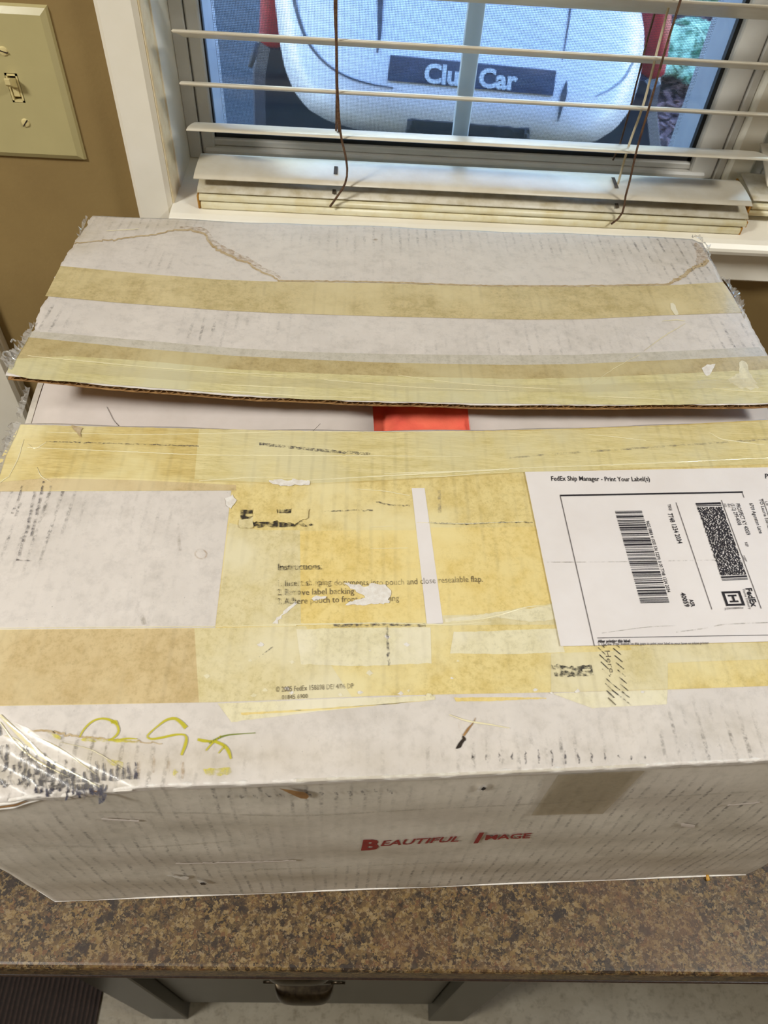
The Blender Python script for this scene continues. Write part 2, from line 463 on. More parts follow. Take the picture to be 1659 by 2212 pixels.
# ------------------------------------------------------------------ blinds
M_SLAT = mottled('blind_slat', (226, 218, 200), (214, 203, 180), 35, .35, bump=.1, bscale=200, dist=.0004)
M_SLATD = mottled('grubby_blind_slat', (222, 214, 194), (190, 176, 142), 60, .4, bump=.2, lo=.42, hi=.72)
M_RAIL = mottled('yellowed_bottom_rail', (240, 232, 200), (222, 204, 146), 55, .35, bump=.1, lo=.45, hi=.8)
M_CAP = mottled('orange_brown_end', (190, 138, 40), (150, 100, 30), 300, .6, bump=.2)
M_CORD = mottled('brown_cord', (112, 84, 58), (70, 42, 28), 400, .8, bump=.4)
M_CORDW = mottled('cream_cord', (214, 202, 172), (196, 182, 150), 400, .8, bump=.4)
M_SLOT = mottled('cord_slot', (92, 78, 56), (52, 42, 30), 300, .8, bump=0)
def slat_mb(x0, x1, yf, zf, yb, zb, th=.0029, bow=.0006):
    """slightly crowned slat with rounded long edges, swept along x"""
    n = 8; top, bot = [], []
    L = math.hypot(yb - yf, zb - zf); dy, dz = (yb - yf) / L, (zb - zf) / L; ny, nz = -dz, dy
    for k in range(n + 1):
        u = k / n; c = bow * (1 - (2 * u - 1) ** 2) * 2
        e = th / 2 * (1 - .75 * max(0, abs(2 * u - 1) - .86) / .14)
        y, z = yf + dy * L * u, zf + dz * L * u
        top.append((y + ny * (c + e), z + nz * (c + e))); bot.append((y + ny * (c - e), z + nz * (c - e)))
    pr = top + bot[::-1]; m = len(pr)
    v = [(x, y, z) for x in (x0, x1) for (y, z) in pr]
    f = [(k, (k + 1) % m, m + (k + 1) % m, m + k) for k in range(m)] + [tuple(range(m)), tuple(range(m, 2 * m))[::-1]]
    return MB().add(v, f)
def rail_mb(x0, x1, y0, y1, z0, z1):
    b = .0028
    pr = [(y0 + b, z0), (y0 + .0008, z0 + b * .4), (y0, (z0 + z1) / 2), (y0 + .0008, z1 - b * .4), (y0 + b, z1), (y1, z1), (y1, z0)]
    m = len(pr); v = [(x, y, z) for x in (x0, x1) for (y, z) in pr]
    f = [(k, (k + 1) % m, m + (k + 1) % m, m + k) for k in range(m)] + [tuple(range(m)), tuple(range(m, 2 * m))[::-1]]
    return MB().add(v, f)
bx0, bx1 = -.1630, .3776
blind = empty('window_blind', (0, .70, SILL))
tag(blind, 'white faux-wood slatted blind with brown cords, resting on the window stool behind the box', 'blind')
def rel(o):                      # keep world placement under a parent that is moved
    o.matrix_parent_inverse = Matrix.Translation(o.parent.location).inverted(); return o
YF, YB = .700, .750
def sl(zf, zb, a=bx0, b=bx1, mat=M_SLAT): return rel(slat_mb(a, b, YF, zr(zf), YB, zr(zb)).build('slat', mat, blind, True))
front = [(-.0460, -.0800), (-.0890, -.1220), (-.1320, -.1640), (-.1750, -.2050), (-.2180, -.2440), (-.2608, -.2836), (-.3018, -.3245), (-.3418, -.3590), (-.3872, -.3885)]
for zf, zb in front: sl(zf, zb)
k = 0
while zr(-.003 + k * .043) < WZ1 - .07:
    sl(-.003 + k * .043, -.036 + k * .043); k += 1
sl(-.4008, -.3975, -.1615, .3795, M_SLATD)
o = rel(rail_mb(-.1600, .3790, .6975, .752, zr(-.4095), zr(-.4032)).build('stacked_slat', M_RAIL, blind, True))
o = rel(rail_mb(-.1590, .3755, .6972, .752, SILL, zr(-.4097)).build('bottom_rail', M_RAIL, blind, True))
rel(MB().box(-.1622, -.1600, .6985, .750, SILL, zr(-.4035), .0008).build('rail_end_cap', M_CAP, blind))
rel(MB().box(.3790, .3800, .6985, .750, zr(-.4090), zr(-.4035)).box(.3755, .3775, .6985, .750, SILL, zr(-.410)).build('rail_end_cap', M_CAP, blind))
rel(MB().box(bx0, bx1, .698, .755, WZ1 - .05, WZ1 - .002, .002).build('head_rail', M_SLAT, blind))
def cord(px, y, mat, r=.0009, name='cord', par=blind, top=True):
    ys = y if hasattr(y, '__len__') else [y] * len(px)
    P = [aty(q, yy) for q, yy in zip(px, ys)]
    if top: P = [np.array([P[0][0], P[0][1], WZ1 - .04])] + P
    Q = P if len(P) < 3 else [P[0]] + list(spline(P[1:] if top else P, 26))
    return rel(MB().tube(Q, r, 6).build(name, mat, par, True))
cord([(726, 20), (727, 90), (729, 190), (736, 290), (747, 340), (750, 375), (744, 400), (726, 428), (713, 446)], [.6965]*6 + [.694, .693, .694], M_CORD, .0011)
cord([(723, 20), (726, 88), (727, 188), (732, 284)], .6960, M_CORD, .0011)
cord([(727, 40), (728, 150), (726, 283)], .727, M_CORD, .0010)
cord([(724, 296), (721, 345), (719, 398)], .727, M_CORD, .0010, top=False)
cord([(740, 302), (749, 330), (750, 342)], .745, M_CORD, .0010, top=False)
cord([(713, 446), (711, 456), (713, 462), (718, 463)], .694, M_CORDW, .0011, top=False)
cord([(1467, 10), (1437, 108), (1405, 222), (1376, 322), (1358, 400), (1352, 420), (1347, 452), (1338, 470), (1320, 484)], [.6965]*6 + [.694]*3, M_CORD, .0010)
cord([(1320, 484), (1312, 488), (1308, 500)], .6935, M_CORDW, .0009, top=False)
cord([(1418, 14), (1397, 92), (1368, 208), (1340, 308), (1324, 346)], .753, M_CORD, .0009)
cord([(1324, 346), (1322, 362), (1323, 374)], .753, M_CORDW, .0009, top=False)
cord([(1447, 5), (1420, 108), (1390, 225), (1357, 318), (1333, 404)], .726, M_CORDW, .0011)
for pts in ([(1418, 12), (1446, 6), (1466, 1)], [(1386, 122), (1415, 117), (1437, 112)], [(1366, 225), (1386, 230), (1405, 226)], [(1352, 313), (1366, 320), (1376, 327)]):
    cord(pts, [.752, .725, .6965], M_CORD, .0008, 'ladder_rung', top=False)
for pts in ([(729, 305), (733, 308), (737, 306)], [(742, 395), (746, 398), (750, 394)]):
    cord(pts, [.71, .70, .695], M_CORD, .0009, 'ladder_rung', top=False)
def slat_slot(x, zf, zb, y0, y1, name='cord_slot'):
    def z(y): return zr(zf + (zb - zf) * (y - YF) / (YB - YF)) + .0031
    return rel(link(name, [(x - .0018, y0, z(y0)), (x + .0018, y0, z(y0)), (x + .0018, y1, z(y1)), (x - .0018, y1, z(y1))], [(0, 1, 2, 3)], M_SLOT, blind))
slat_slot(-.0292, -.3872, -.3885, .716, .732); slat_slot(.2462, -.3872, -.3885, .716, .738)
slat_slot(-.0300, -.4008, -.3975, .703, .7105); slat_slot(.2480, -.4008, -.3975, .703, .7105)
slat_slot(-.0262, -.3418, -.3590, .716, .722)
# the neighbouring blind on the right window: only its lowest slats show
blind2 = empty('window_blind', (.39, .72, SILL))
tag(blind2, 'cream slatted blind of the next window, cut off at the right edge', 'blind')
def rel2(o): o.matrix_parent_inverse = Matrix.Translation(blind2.location).inverted(); return o
bx2, bx3 = .3890, .93
rel2(rail_mb(bx2, bx3, .721, .775, zr(-.4105), zr(-.4040)).build('bottom_rail', M_RAIL, blind2, True))
rel2(rail_mb(bx2 + .001, bx3, .721, .775, zr(-.4036), zr(-.3975)).build('stacked_slat', M_RAIL, blind2, True))
rel2(MB().box(bx2 - .002, bx2, .7225, .773, zr(-.4100), zr(-.3980)).build('rail_end_cap', M_CAP, blind2))
rel2(slat_mb(bx2 - .001, bx3, .722, zr(-.3935), .772, zr(-.3915)).build('slat', M_SLATD, blind2, True))
rel2(slat_mb(bx2 + .006, bx3, .722, zr(-.378), .772, zr(-.360)).build('slat', M_SLAT, blind2, True))
for q in range(24):
    if zr(-.335 + q * .043) < WZ1 - .06: rel2(slat_mb(.4125, bx3, .722, zr(-.335 + q * .043), .772, zr(-.325 + q * .043)).build('slat', M_SLAT, blind2, True))
rel2(MB().box(.405, bx3, .722, .776, WZ1 - .05, WZ1 - .002, .002).build('head_rail', M_SLAT, blind2))
rel2(MB().tube([(.46, .721, zr(-.404)), (.46, .721, WZ1 - .04)], .001, 6).build('cord', M_CORD, blind2))

# ------------------------------------------------------------------ light switch
M_PLATE = mottled('almond_plate', (192, 180, 130), (187, 175, 126), 20, .3, bump=.1, bscale=120, dist=.0005)
M_TOG = mottled('almond_toggle', (224, 208, 152), (216, 199, 142), 60, .3, bump=0)
pc = (aty((14, 104), D) + aty((58, 258), D)) / 2
sw = empty('light_switch', (pc[0], D, pc[2]))
tag(sw, 'almond plastic single toggle light switch on the tan wall left of the window', 'light switch')
def plate_mesh():
    hw, hh, t, e = .0450, .0650, .0062, .006
    hx, hz = .0056, .0124
    ring = lambda a, b, y: [(-a, y, -b), (a, y, -b), (a, y, b), (-a, y, b)]
    v = ring(hw, hh, 0) + ring(hw - .0012, hh - .0012, -t * .55) + ring(hw - e, hh - e, -t) + ring(hx, hz, -t) + ring(hx, hz, -.0005)
    f = []
    for r in range(4):
        for k in range(4): f.append((r * 4 + k, r * 4 + (k + 1) % 4, r * 4 + 4 + (k + 1) % 4, r * 4 + 4 + k))
    return MB().add(v, f)
plate_mesh().build('cover_plate', M_PLATE, sw)
MB().box(-.0056, .0056, -.0008, 0, -.0124, .0124).build('dark_recess', M_DARKHOLE, sw)
fr_ = MB()
for a in ((-.0050, .0050, -.0118, -.0104), (-.0050, .0050, .0104, .0118), (-.0050, -.0036, -.0118, .0118), (.0036, .0050, -.0118, .0118)):
    fr_.box(a[0], a[1], -.0066, -.001, a[2], a[3])
fr_.build('toggle_surround', M_TOG, sw)
MB().box(-.0033, .0033, -.0060, -.001, -.0080, .0040, .001).build('rocker_base', M_TOG, sw)
tv = []
for (y, zc, hx, hz) in ((-.004, .0035, .0032, .0042), (-.010, .0062, .0030, .0038), (-.0165, .0092, .0027, .0030), (-.0178, .0098, .0020, .0022)):
    tv += [(-hx, y, zc - hz), (hx, y, zc - hz), (hx, y, zc + hz), (-hx, y, zc + hz)]
tf = [(r * 4 + k, r * 4 + (k + 1) % 4, r * 4 + 4 + (k + 1) % 4, r * 4 + 4 + k) for r in range(3) for k in range(4)] + [(3, 2, 1, 0), (12, 13, 14, 15)]
MB().add(tv, tf).build('toggle', M_TOG, sw)
for sz, ang in ((.03015, -.30), (-.03015, .85)):
    s_ = MB(); R_ = .0039
    pts = [(R_ * math.cos(a), -.0062, R_ * math.sin(a)) for a in np.linspace(0, 2 * math.pi, 21)[:-1]]
    pt2 = [(R_ * .8 * math.cos(a), -.0074, R_ * .8 * math.sin(a)) for a in np.linspace(0, 2 * math.pi, 21)[:-1]]
    pt3 = [(R_ * .3 * math.cos(a), -.0078, R_ * .3 * math.sin(a)) for a in np.linspace(0, 2 * math.pi, 21)[:-1]]
    s_.add(pts + pt2 + pt3, [(k, (k + 1) % 20, 20 + (k + 1) % 20, 20 + k) for k in range(20)] + [(20 + k, 20 + (k + 1) % 20, 40 + (k + 1) % 20, 40 + k) for k in range(20)] + [tuple(range(40, 60))])
    so = s_.build('screw', M_TOG, sw); so.location = (0, 0, sz)
    c, s__ = math.cos(ang), math.sin(ang)
    q = [(-R_ * .93, -.0005), (R_ * .93, -.0005), (R_ * .93, .0005), (-R_ * .93, .0005)]
    g = MB().add([(a * c - b * s__, yy, a * s__ + b * c) for yy in (-.0079, -.0060) for a, b in q], [(0, 1, 2, 3), (4, 7, 6, 5), (0, 4, 5, 1), (1, 5, 6, 2), (2, 6, 7, 3), (3, 7, 4, 0)])
    g.build('screw_slot', M_DARKHOLE, so)

# ------------------------------------------------------------------ countertop, cabinet, rug
CT = zr(-.65)
def granite():
    M = Mat('granite_laminate'); v = M.coord()
    def vor(scale, off):
        t = M.n.new('ShaderNodeTexVoronoi'); t.inputs['Scale'].default_value = scale
        t.inputs['Randomness'].default_value = 1
        ns = M.n.new('ShaderNodeTexNoise'); ns.inputs['Scale'].default_value = scale * 1.1; ns.inputs['Detail'].default_value = 4
        M.l.new(v, ns.inputs['Vector'])
        vm = M.n.new('ShaderNodeVectorMath'); vm.operation = 'MULTIPLY_ADD'
        vm.inputs[1].default_value = (off, off, off)
        M.l.new(ns.outputs['Color'], vm.inputs[0]); M.l.new(v, vm.inputs[2])
        M.l.new(vm.outputs[0], t.inputs['Vector'])
        sp = M.n.new('ShaderNodeSeparateColor'); M.l.new(t.outputs['Color'], sp.inputs[0]); return sp
    a = vor(340, .010); b = vor(190, .014); c = vor(640, .005)
    r = M.n.new('ShaderNodeValToRGB'); M.l.new(a.outputs[0], r.inputs[0])
    el = r.color_ramp.elements
    el[0].position = 0; el[0].color = s2l((70, 56, 44)); el[1].position = 1; el[1].color = s2l((222, 206, 176))
    for p, cc in ((.15, (112, 90, 66)), (.35, (170, 144, 98)), (.55, (134, 110, 80)), (.75, (192, 170, 130)), (.9, (150, 112, 82))):
        e = el.new(p); e.color = s2l(cc)
    col = r.outputs[0]
    col = M.mix(M.rng(b.outputs[1], .55, 1, 0, .45), col, s2l((178, 156, 112)))
    r.color_ramp.interpolation = 'CONSTANT'
    col = M.mix(M.rng(c.outputs[0], .82, .9, 0, .6), col, s2l((206, 192, 172)))
    # dark clustered grains
    cl = M.noise(v, 62, 5, .7, .50, .58)
    dk = M.math('MULTIPLY', M.rng(a.outputs[2], .50, .56), cl)
    col = M.mix(M.math('MULTIPLY', dk, .9), col, s2l((66, 54, 52)))
    bt = M.n.new('ShaderNodeTexVoronoi'); bt.inputs['Scale'].default_value = 62
    nb = M.n.new('ShaderNodeTexNoise'); nb.inputs['Scale'].default_value = 150; nb.inputs['Detail'].default_value = 4; M.l.new(v, nb.inputs['Vector'])
    vb = M.n.new('ShaderNodeVectorMath'); vb.operation = 'MULTIPLY_ADD'; vb.inputs[1].default_value = (.014, .014, .014); M.l.new(nb.outputs['Color'], vb.inputs[0]); M.l.new(v, vb.inputs[2]); M.l.new(vb.outputs[0], bt.inputs['Vector'])
    bs = M.n.new('ShaderNodeSeparateColor'); M.l.new(bt.outputs['Color'], bs.inputs[0])
    bd = M.math('MULTIPLY', M.rng(bt.outputs['Distance'], .30, .22), M.rng(bs.outputs[0], .66, .70))
    col = M.mix(M.math('MULTIPLY', bd, .85), col, s2l((62, 50, 52)))
    dk2 = M.rng(c.outputs[1], .93, .95)
    col = M.mix(M.math('MULTIPLY', dk2, .75), col, s2l((74, 62, 52)))
    col = M.mix(M.noise(v, 16, 3, .5, .55, .72), col, M.mix(.5, col, s2l((150, 112, 86))))
    col = M.mix(1.0, col, s2l((170, 160, 140))); M.n[-1].blend_type = 'MULTIPLY'  # whole pattern darkened: shade of a person standing here put into the colour
    M.col(col).set(.45); M.bump(M.noise(v, 500, 2), .05, .0003)
    return M.m
M_GRAN = granite()
ct = empty('countertop', (-.34, .084, CT - .036))
tag(ct, 'brown speckled granite-pattern laminate countertop under the box, against the wall', 'countertop')
def relp(o): o.matrix_parent_inverse = Matrix.Translation(o.parent.location).inverted(); return o
pr = [(.72, CT), (.0885, CT), (.0868, CT - .0004), (.0854, CT - .0014), (.0845, CT - .0034), (.0842, CT - .009), (.0842, CT - .028), (.0852, CT - .0325), (.088, CT - .035), (.72, CT - .036)]
ca, sa = math.cos(.002), math.sin(.002)
v = [(x, y, z) for x in (-.345, 1.25) for (y, z) in pr]; n = len(pr)
relp(MB().add(v, [(k, (k + 1) % n, n + (k + 1) % n, n + k) for k in range(n)] + [tuple(range(n)), tuple(range(n, 2 * n))[::-1]]).build('worktop', M_GRAN, ct))
M_EDGE = mottled('edge_strip', (58, 44, 36), (40, 30, 26), 300, .3, bump=.1)
relp(MB().box(-.345, 1.25, .0836, .0870, CT - .0385, CT - .0355, .0008).build('edge_strip', M_EDGE, ct))

M_CAB = mottled('olive_grey_paint', (50, 46, 35), (45, 42, 31), 20, .35, bump=.05)
M_BRONZE = mottled('dark_bronze', (70, 60, 44), (38, 30, 24), 90, .32, .85, bump=.1)
cab = empty('drawer_cabinet', (-.05, .35, 0))
tag(cab, 'olive grey painted drawer cabinet with square corner posts under the countertop', 'cabinet')
cb = CT - .036
for (a, b) in ((-.312, -.2505), (.1545, .213)):
    for (y0, y1) in ((.1310, .192), (.62, .68)):
        relp(MB().box(a, b, y0, y1, 0, cb, .0015).build('leg', M_CAB, cab))
relp(MB().box(-.2505, .1545, .665, .675, .09, cb).box(-.300, -.290, .192, .62, .09, cb).box(.192, .202, .192, .62, .09, cb).box(-.2505, .1545, .170, .665, .09, .10).build('carcass', M_CAB, cab))
zs = [.062, .345, .60, cb - .02]
for i in range(3):
    dr = relp(MB().box(-.2495, .1535, .1490, .168, zs[i] + .002, zs[i + 1] - .002, .0015).build('drawer', M_CAB, cab))
    zc = (zr(-1.262) if i == 0 else (zs[i] + zs[i + 1]) / 2 + .03)
    # cup pull: flange with ears and a half dome
    cu = MB(); xc, R, pro, hh = -.0478, .0405, .0245, .030
    n1, n2 = 20, 8; vv = []
    for j in range(n2 + 1):
        b = math.pi / 2 * j / n2
        for k2 in range(n1 + 1):
            a = math.pi * k2 / n1
            vv.append((xc - R * math.cos(a) * (math.cos(b) ** .35 if j < n2 else .0) if False else xc - R * math.copysign(abs(math.cos(a)) ** .55, math.cos(a)), .1487 - pro * math.sin(a) ** .6 * math.cos(b * .98) ** .6, zc + hh * (math.sin(b) - .6) * 1.0))
    # open below: dome narrows to the wall at the top
    ff = [(j * (n1 + 1) + k2, j * (n1 + 1) + k2 + 1, (j + 1) * (n1 + 1) + k2 + 1, (j + 1) * (n1 + 1) + k2) for j in range(n2) for k2 in range(n1)]
    cu.add(vv, ff)
    cu.box(xc - .045, xc + .045, .1470, .1490, zc + .0115, zc + .0150, .0006)
    for sx in (-1, 1):
        e = [(xc + sx * (.047 + .010 * math.cos(t)), yy, zc + .013 + .0065 * math.sin(t)) for yy in (.1466, .1489) for t in np.linspace(0, 2 * math.pi, 17)[:-1]]
        cu.add(e, [(k2, (k2 + 1) % 16, 16 + (k2 + 1) % 16, 16 + k2) for k2 in range(16)] + [tuple(range(16))])
    o = cu.build('cup_pull', M_BRONZE, dr, True); o.matrix_parent_inverse = Matrix.Translation(cab.location).inverted() if False else Matrix.Identity(4)
    o['label'] = 'dark bronze cup pull'
M_RUG = Mat('dark_rug'); vr = M_RUG.coord()
wv = M_RUG.n.new('ShaderNodeTexWave'); wv.inputs['Scale'].default_value = 38; wv.inputs['Distortion'].default_value = 3; wv.inputs['Detail'].default_value = 3
M_RUG.l.new(M_RUG.coord((1, .25, 1)), wv.inputs['Vector'])
M_RUG.col(M_RUG.mix(M_RUG.math('MULTIPLY', wv.outputs['Fac'], M_RUG.noise(vr, 120, 4)), s2l((30, 23, 21)), s2l((70, 54, 48)))).set(.95)
M_RUG.bump(wv.outputs['Fac'], .8, .004)
rg = MB(); rc = .03
cor = [(-.401, .200, 0), (-1.2, .200, 1), (-1.2, -.75, 2), (-.401, -.75, 3)]
out = []
for (x, y, k) in cor:
    cxx = x + (-rc if k in (0, 3) else rc); cyy = y + (-rc if k in (0, 1) else rc)
    for t in np.linspace(0, math.pi / 2, 6): a = t + k * math.pi / 2; out.append((cxx + rc * math.cos(a), cyy + rc * math.sin(a)))
n = len(out)
ix = lambda s_, z: [(-.8 + (x + .8) * s_, -.275 + (y + .275) * s_, z) for x, y in out]
rg.add(ix(1, .0) + ix(1, .007) + ix(.985, .010), [(r * n + k, r * n + (k + 1) % n, (r + 1) * n + (k + 1) % n, (r + 1) * n + k) for r in range(2) for k in range(n)] + [tuple(range(2 * n, 3 * n))])
tag(rg.build('rug', M_RUG.m), 'dark brown ribbed floor rug at the bottom left corner', 'rug')

# ------------------------------------------------------------------ the carton
box = empty('cardboard_box', (.04, .38, CT))
tag(box, 'large worn white carton plastered with yellowed tape and shipping papers, on the countertop', 'box')
def bp(o, label=None):
    p = o.parent
    M_ = Matrix.Identity(4)
    while p is not None:
        M_ = Matrix.Translation(p.location) @ M_; p = p.parent
    o.matrix_parent_inverse = M_.inverted()
    if label: o['label'] = label
    return o
def sm(a, b, x):
    t = min(max((x - a) / (b - a), 0), 1); return t * t * (3 - 2 * t)
ZF = zr(-.392)
_a = atz((0, 1535), ZF); _b = atz((330, 1705), ZF)
_n = np.array([_b[1] - _a[1], -(_b[0] - _a[0])]); _n /= np.linalg.norm(_n)
if _n @ (np.array([-.22, .12]) - _a[:2]) < 0: _n = -_n
def wob(x, y, k=1.0):
    return k * (.0007 * math.sin(31 * x + 1.3) * math.sin(23 * y) + .0005 * math.sin(74 * x + 11 * y))
def hf(x, y):                    # front flap
    z = ZF + .0045 * (y - .14) / .24
    d = float(_n @ (np.array([x, y]) - _a[:2]))
    if d > 0: z -= .42 * d * sm(0, .008, d) - .0013 * math.sin(d * 520) * sm(.004, .02, d)
    z -= .012 * sm(.30, .335, x) * sm(.20, .15, y)
    return z + wob(x, y)
def yl(x): return .3880 + .030 * x
_ex = [(16, 806), (60, 819), (100, 823), (200, 829), (350, 840), (500, 852), (650, 864), (830, 869), (1029, 873), (1229, 875), (1429, 876), (1659, 872)]
_tx, _tz = [], []
for q in _ex:
    yy = .388
    for _ in range(6):
        p_ = aty(q, yy); yy = yl(p_[0])
    p_ = aty(q, yy); _tx.append(p_[0]); _tz.append(p_[2])
_tx.append(.36); _tz.append(_tz[-1] + .002)
_cf = np.polyfit(_tx, _tz, 4)
ZR = zr(-.386)
def yrear(x): return .6262 + .0185 * (x + .24)
def hr(x, y):                    # rear flap, its free front edge lifted
    ze = float(np.polyval(_cf, min(max(x, -.26), .34)))
    t = min(max((y - yl(x)) / (yrear(x) - yl(x)), -.2), 1.1)
    return ze + (ZR - ze) * t + .0022 * math.sin(math.pi * t) + wob(x, y, .7)
ZI = zr(-.3930)
def hi_(x, y): return ZI - .0055 * min(max((.36 - y) / .15, 0), 1)
def onf(q): return onh(q, hf)
def onr(q): return onh(q, hr)
def wf_y(x, z):                  # front panel plane (slightly bulged)
    t = (z - CT) / (ZF - CT)
    yb = np.interp(x, [-.2154, .3229], [.1287, .1550])
    yt = np.interp(x, [-.22, -.17, -.082, .02, .157, .2253, .33], [.1235, .1265, .1307, .1367, .1455, .1507, .1560])
    return yb + (yt - yb) * t - .003 * math.sin(math.pi * min(max(t, 0), 1))
def onw(q):
    y = .14
    for _ in range(6):
        p = aty(q, y); y = wf_y(p[0], p[2])
    return aty(q, y)

# dirt masks, in photograph coordinates: centre, radii, amounts (scuffed flutes, grubby smear, brown tint)
DB = [
    (300, 480, 170, 26, .9, .25, .55), (180, 520, 60, 30, .5, .3, .6), (860, 505, 260, 24, .9, .2, .1), (1300, 530, 220, 34, .9, .3, .12), (1450, 560, 110, 50, 1., .4, .15),
    (1540, 600, 60, 60, 1.2, .5, .1), (830, 560, 200, 60, .35, .2, .05), (340, 560, 60, 40, .6, .2, 0), (900, 640, 500, 40, .25, .2, 0), (100, 690, 60, 60, 1.1, .4, 0), (450, 705, 60, 40, 1.1, .3, 0), (600, 700, 80, 40, .5, .2, 0),
    (1260, 730, 260, 50, .55, .35, 0), (1600, 740, 60, 50, 1.3, .6, 0), (900, 760, 400, 30, .35, .5, 0),
    (60, 1130, 70, 110, 1.3, .5, .05), (110, 1080, 60, 60, 1.0, .5, 0), (250, 1100, 200, 50, .35, .5, 0), (300, 1330, 90, 60, .4, .5, 0), (320, 1180, 60, 110, .35, .25, 0),
    (110, 1650, 190, 60, 1.9, 1.0, .25), (60, 1690, 160, 40, 2.2, 1.2, .1), (210, 1690, 110, 24, 1.8, .8, .0), (350, 1640, 180, 50, .5, .3, .35),
    (500, 1640, 200, 50, .25, .2, .35), (1130, 1630, 190, 34, 1.3, .35, .25), (1180, 1560, 300, 60, .15, .25, .12), (1560, 1610, 160, 60, 1.1, .35, .2), (1500, 1560, 200, 60, .5, .3, .1), (850, 1640, 200, 50, .4, .25, .3),
    (700, 1540, 300, 30, .1, .35, .15)]
FB = [(600, 1720, 340, 30, 1.1, .5, 0), (200, 1800, 260, 90, .8, .4, 0), (300, 1900, 260, 60, .9, .35, 0), (700, 1920, 300, 40, .8, .4, 0), (500, 1800, 300, 60, .55, .5, 0),
      (1350, 1720, 260, 40, 1.3, .4, 0), (1300, 1800, 300, 80, .8, .5, 0), (1560, 1790, 140, 60, 1.8, .7, 0), (1250, 1900, 320, 50, 1.1, .4, 0), (1500, 1860, 200, 50, .4, .5, .3), (1000, 1900, 300, 40, .5, .3, 0)]
def dirt_of(P, blobs):
    q = proj(P); a = np.zeros(3)
    for (x, y, rx, ry, d, s_, b) in blobs:
        e = ((q[0] - x) / rx) ** 2 + ((q[1] - y) / ry) ** 2
        if e < 6: a += np.array([d, s_, b]) * math.exp(-e)
    return np.minimum(a, 1.8)
def set_dirt(o, P, blobs):
    ca_ = o.data.color_attributes.new('dirt', 'FLOAT_COLOR', 'POINT')
    c = np.ones((len(P), 4))
    for i, p in enumerate(P): c[i, :3] = dirt_of(p, blobs)
    ca_.data.foreach_set('color', c.ravel())
def slab(name, xl, xr, yf, yr, h, th, n, m, mat, parent, blobs=None, label=None, smooth=True):
    """board: xl/xr(t) side edges, yf/yr(x) front and rear edges, top height h(x,y)"""
    P = []
    for j in range(m + 1):
        t = j / m; a, b = xl(t), xr(t)
        for i in range(n + 1):
            x = a + (b - a) * i / n; y = yf(x) + (yr(x) - yf(x)) * t
            P.append((x, y, h(x, y)))
    N = len(P); Q = [(x, y, z - th) for x, y, z in P]
    f = []
    ix = lambda i, j: j * (n + 1) + i
    for j in range(m):
        for i in range(n):
            f.append((ix(i, j), ix(i + 1, j), ix(i + 1, j + 1), ix(i, j + 1)))
            f.append((N + ix(i, j), N + ix(i, j + 1), N + ix(i + 1, j + 1), N + ix(i + 1, j)))
    for i in range(n):
        f.append((ix(i, 0), N + ix(i, 0), N + ix(i + 1, 0), ix(i + 1, 0)))
        f.append((ix(i, m), ix(i + 1, m), N + ix(i + 1, m), N + ix(i, m)))
    for j in range(m):
        f.append((ix(0, j), ix(0, j + 1), N + ix(0, j + 1), N + ix(0, j)))
        f.append((ix(n, j), N + ix(n, j), N + ix(n, j + 1), ix(n, j + 1)))
    o = link(name, P + Q, f, mat, parent)
    sm_ = [k < 2 * n * m for k in range(len(f))]
    o.data.polygons.foreach_set('use_smooth', sm_)
    if blobs is not None: set_dirt(o, P + Q, blobs)
    bp(o, label); return o
def jag(seed, amp, f0=9, parts=7):
    r = np.random.default_rng(seed); ph = r.uniform(0, 6.28, parts); fr_ = f0 * 1.9 ** np.arange(parts)
    return lambda t: amp * sum(math.sin(fr_[k] * t * 6.28 + ph[k]) / 1.35 ** k for k in range(parts)) / 2.2

# --- front flap
yfl = lambda x: float(np.interp(x, [-.24, -.17, -.082, .02, .157, .2253, .33], [.1225, .1258, .1302, .1362, .1450, .1502, .1552]))
_p = [onf(q) for q in ((45, 915), (300, 921), (600, 928), (830, 931), (1040, 929), (1240, 924), (1450, 916), (1659, 905))]
_fx = [p[0] for p in _p] + [.34]; _fy = [p[1] for p in _p] + [_p[-1][1] + .002]
yfr = lambda x: float(np.interp(x, _fx, _fy))
jl = jag(3, .0012)
flap_front = slab('flap', lambda t: -.2170 - .0105 * t + jl(t) * .6, lambda t: .3215 - .006 * t, yfl, yfr, hf, .0042, 150, 110, PAPER, box, DB, 'front lid flap covered with tape and shipping papers')
# --- rear flap: outer liner, inner liner and the corrugated core showing at its free edge
_lx = [(16, 806), (20, 785), (50, 745), (72, 712), (82, 680), (105, 635), (130, 575), (160, 525), (186, 488), (200, 466)]
_l = [onr(q) for q in _lx]
def edge_t(pts):
    T = [(p[1] - yl(p[0])) / (yrear(p[0]) - yl(p[0])) for p in pts]; X = [p[0] for p in pts]
    return T, X
_lt, _lX = edge_t(_l)
_r = [onr(q) for q in [(1659, 769), (1645, 745), (1622, 700), (1600, 660), (1575, 628), (1560, 605), (1540, 566), (1530, 545), (1516, 526), (1495, 516)]]
_rt, _rX = edge_t(_r)
_rt = [0] + _rt; _rX = [_rX[0] + .001] + _rX
jl2, jr2 = jag(5, .0009, 6), jag(6, .0008, 6)
xl_r = lambda t: float(np.interp(t, _lt, _lX)) + jl2(t)
xr_r = lambda t: float(np.interp(t, _rt, _rX)) + jr2(t)
flap_rear = empty('flap', (.04, .5, ZR), box); flap_rear.matrix_parent_inverse = Matrix.Translation(box.location).inverted()
flap_rear.location = (.04, .5, ZR)
flap_rear['label'] = 'raised rear lid flap with tape bands and a brown water stain'
def bpw(o, label=None):          # keep world coordinates under flap_rear
    o.matrix_parent_inverse = Matrix.Translation((.04, .5, ZR)).inverted()
    if label: o['label'] = label
    return o
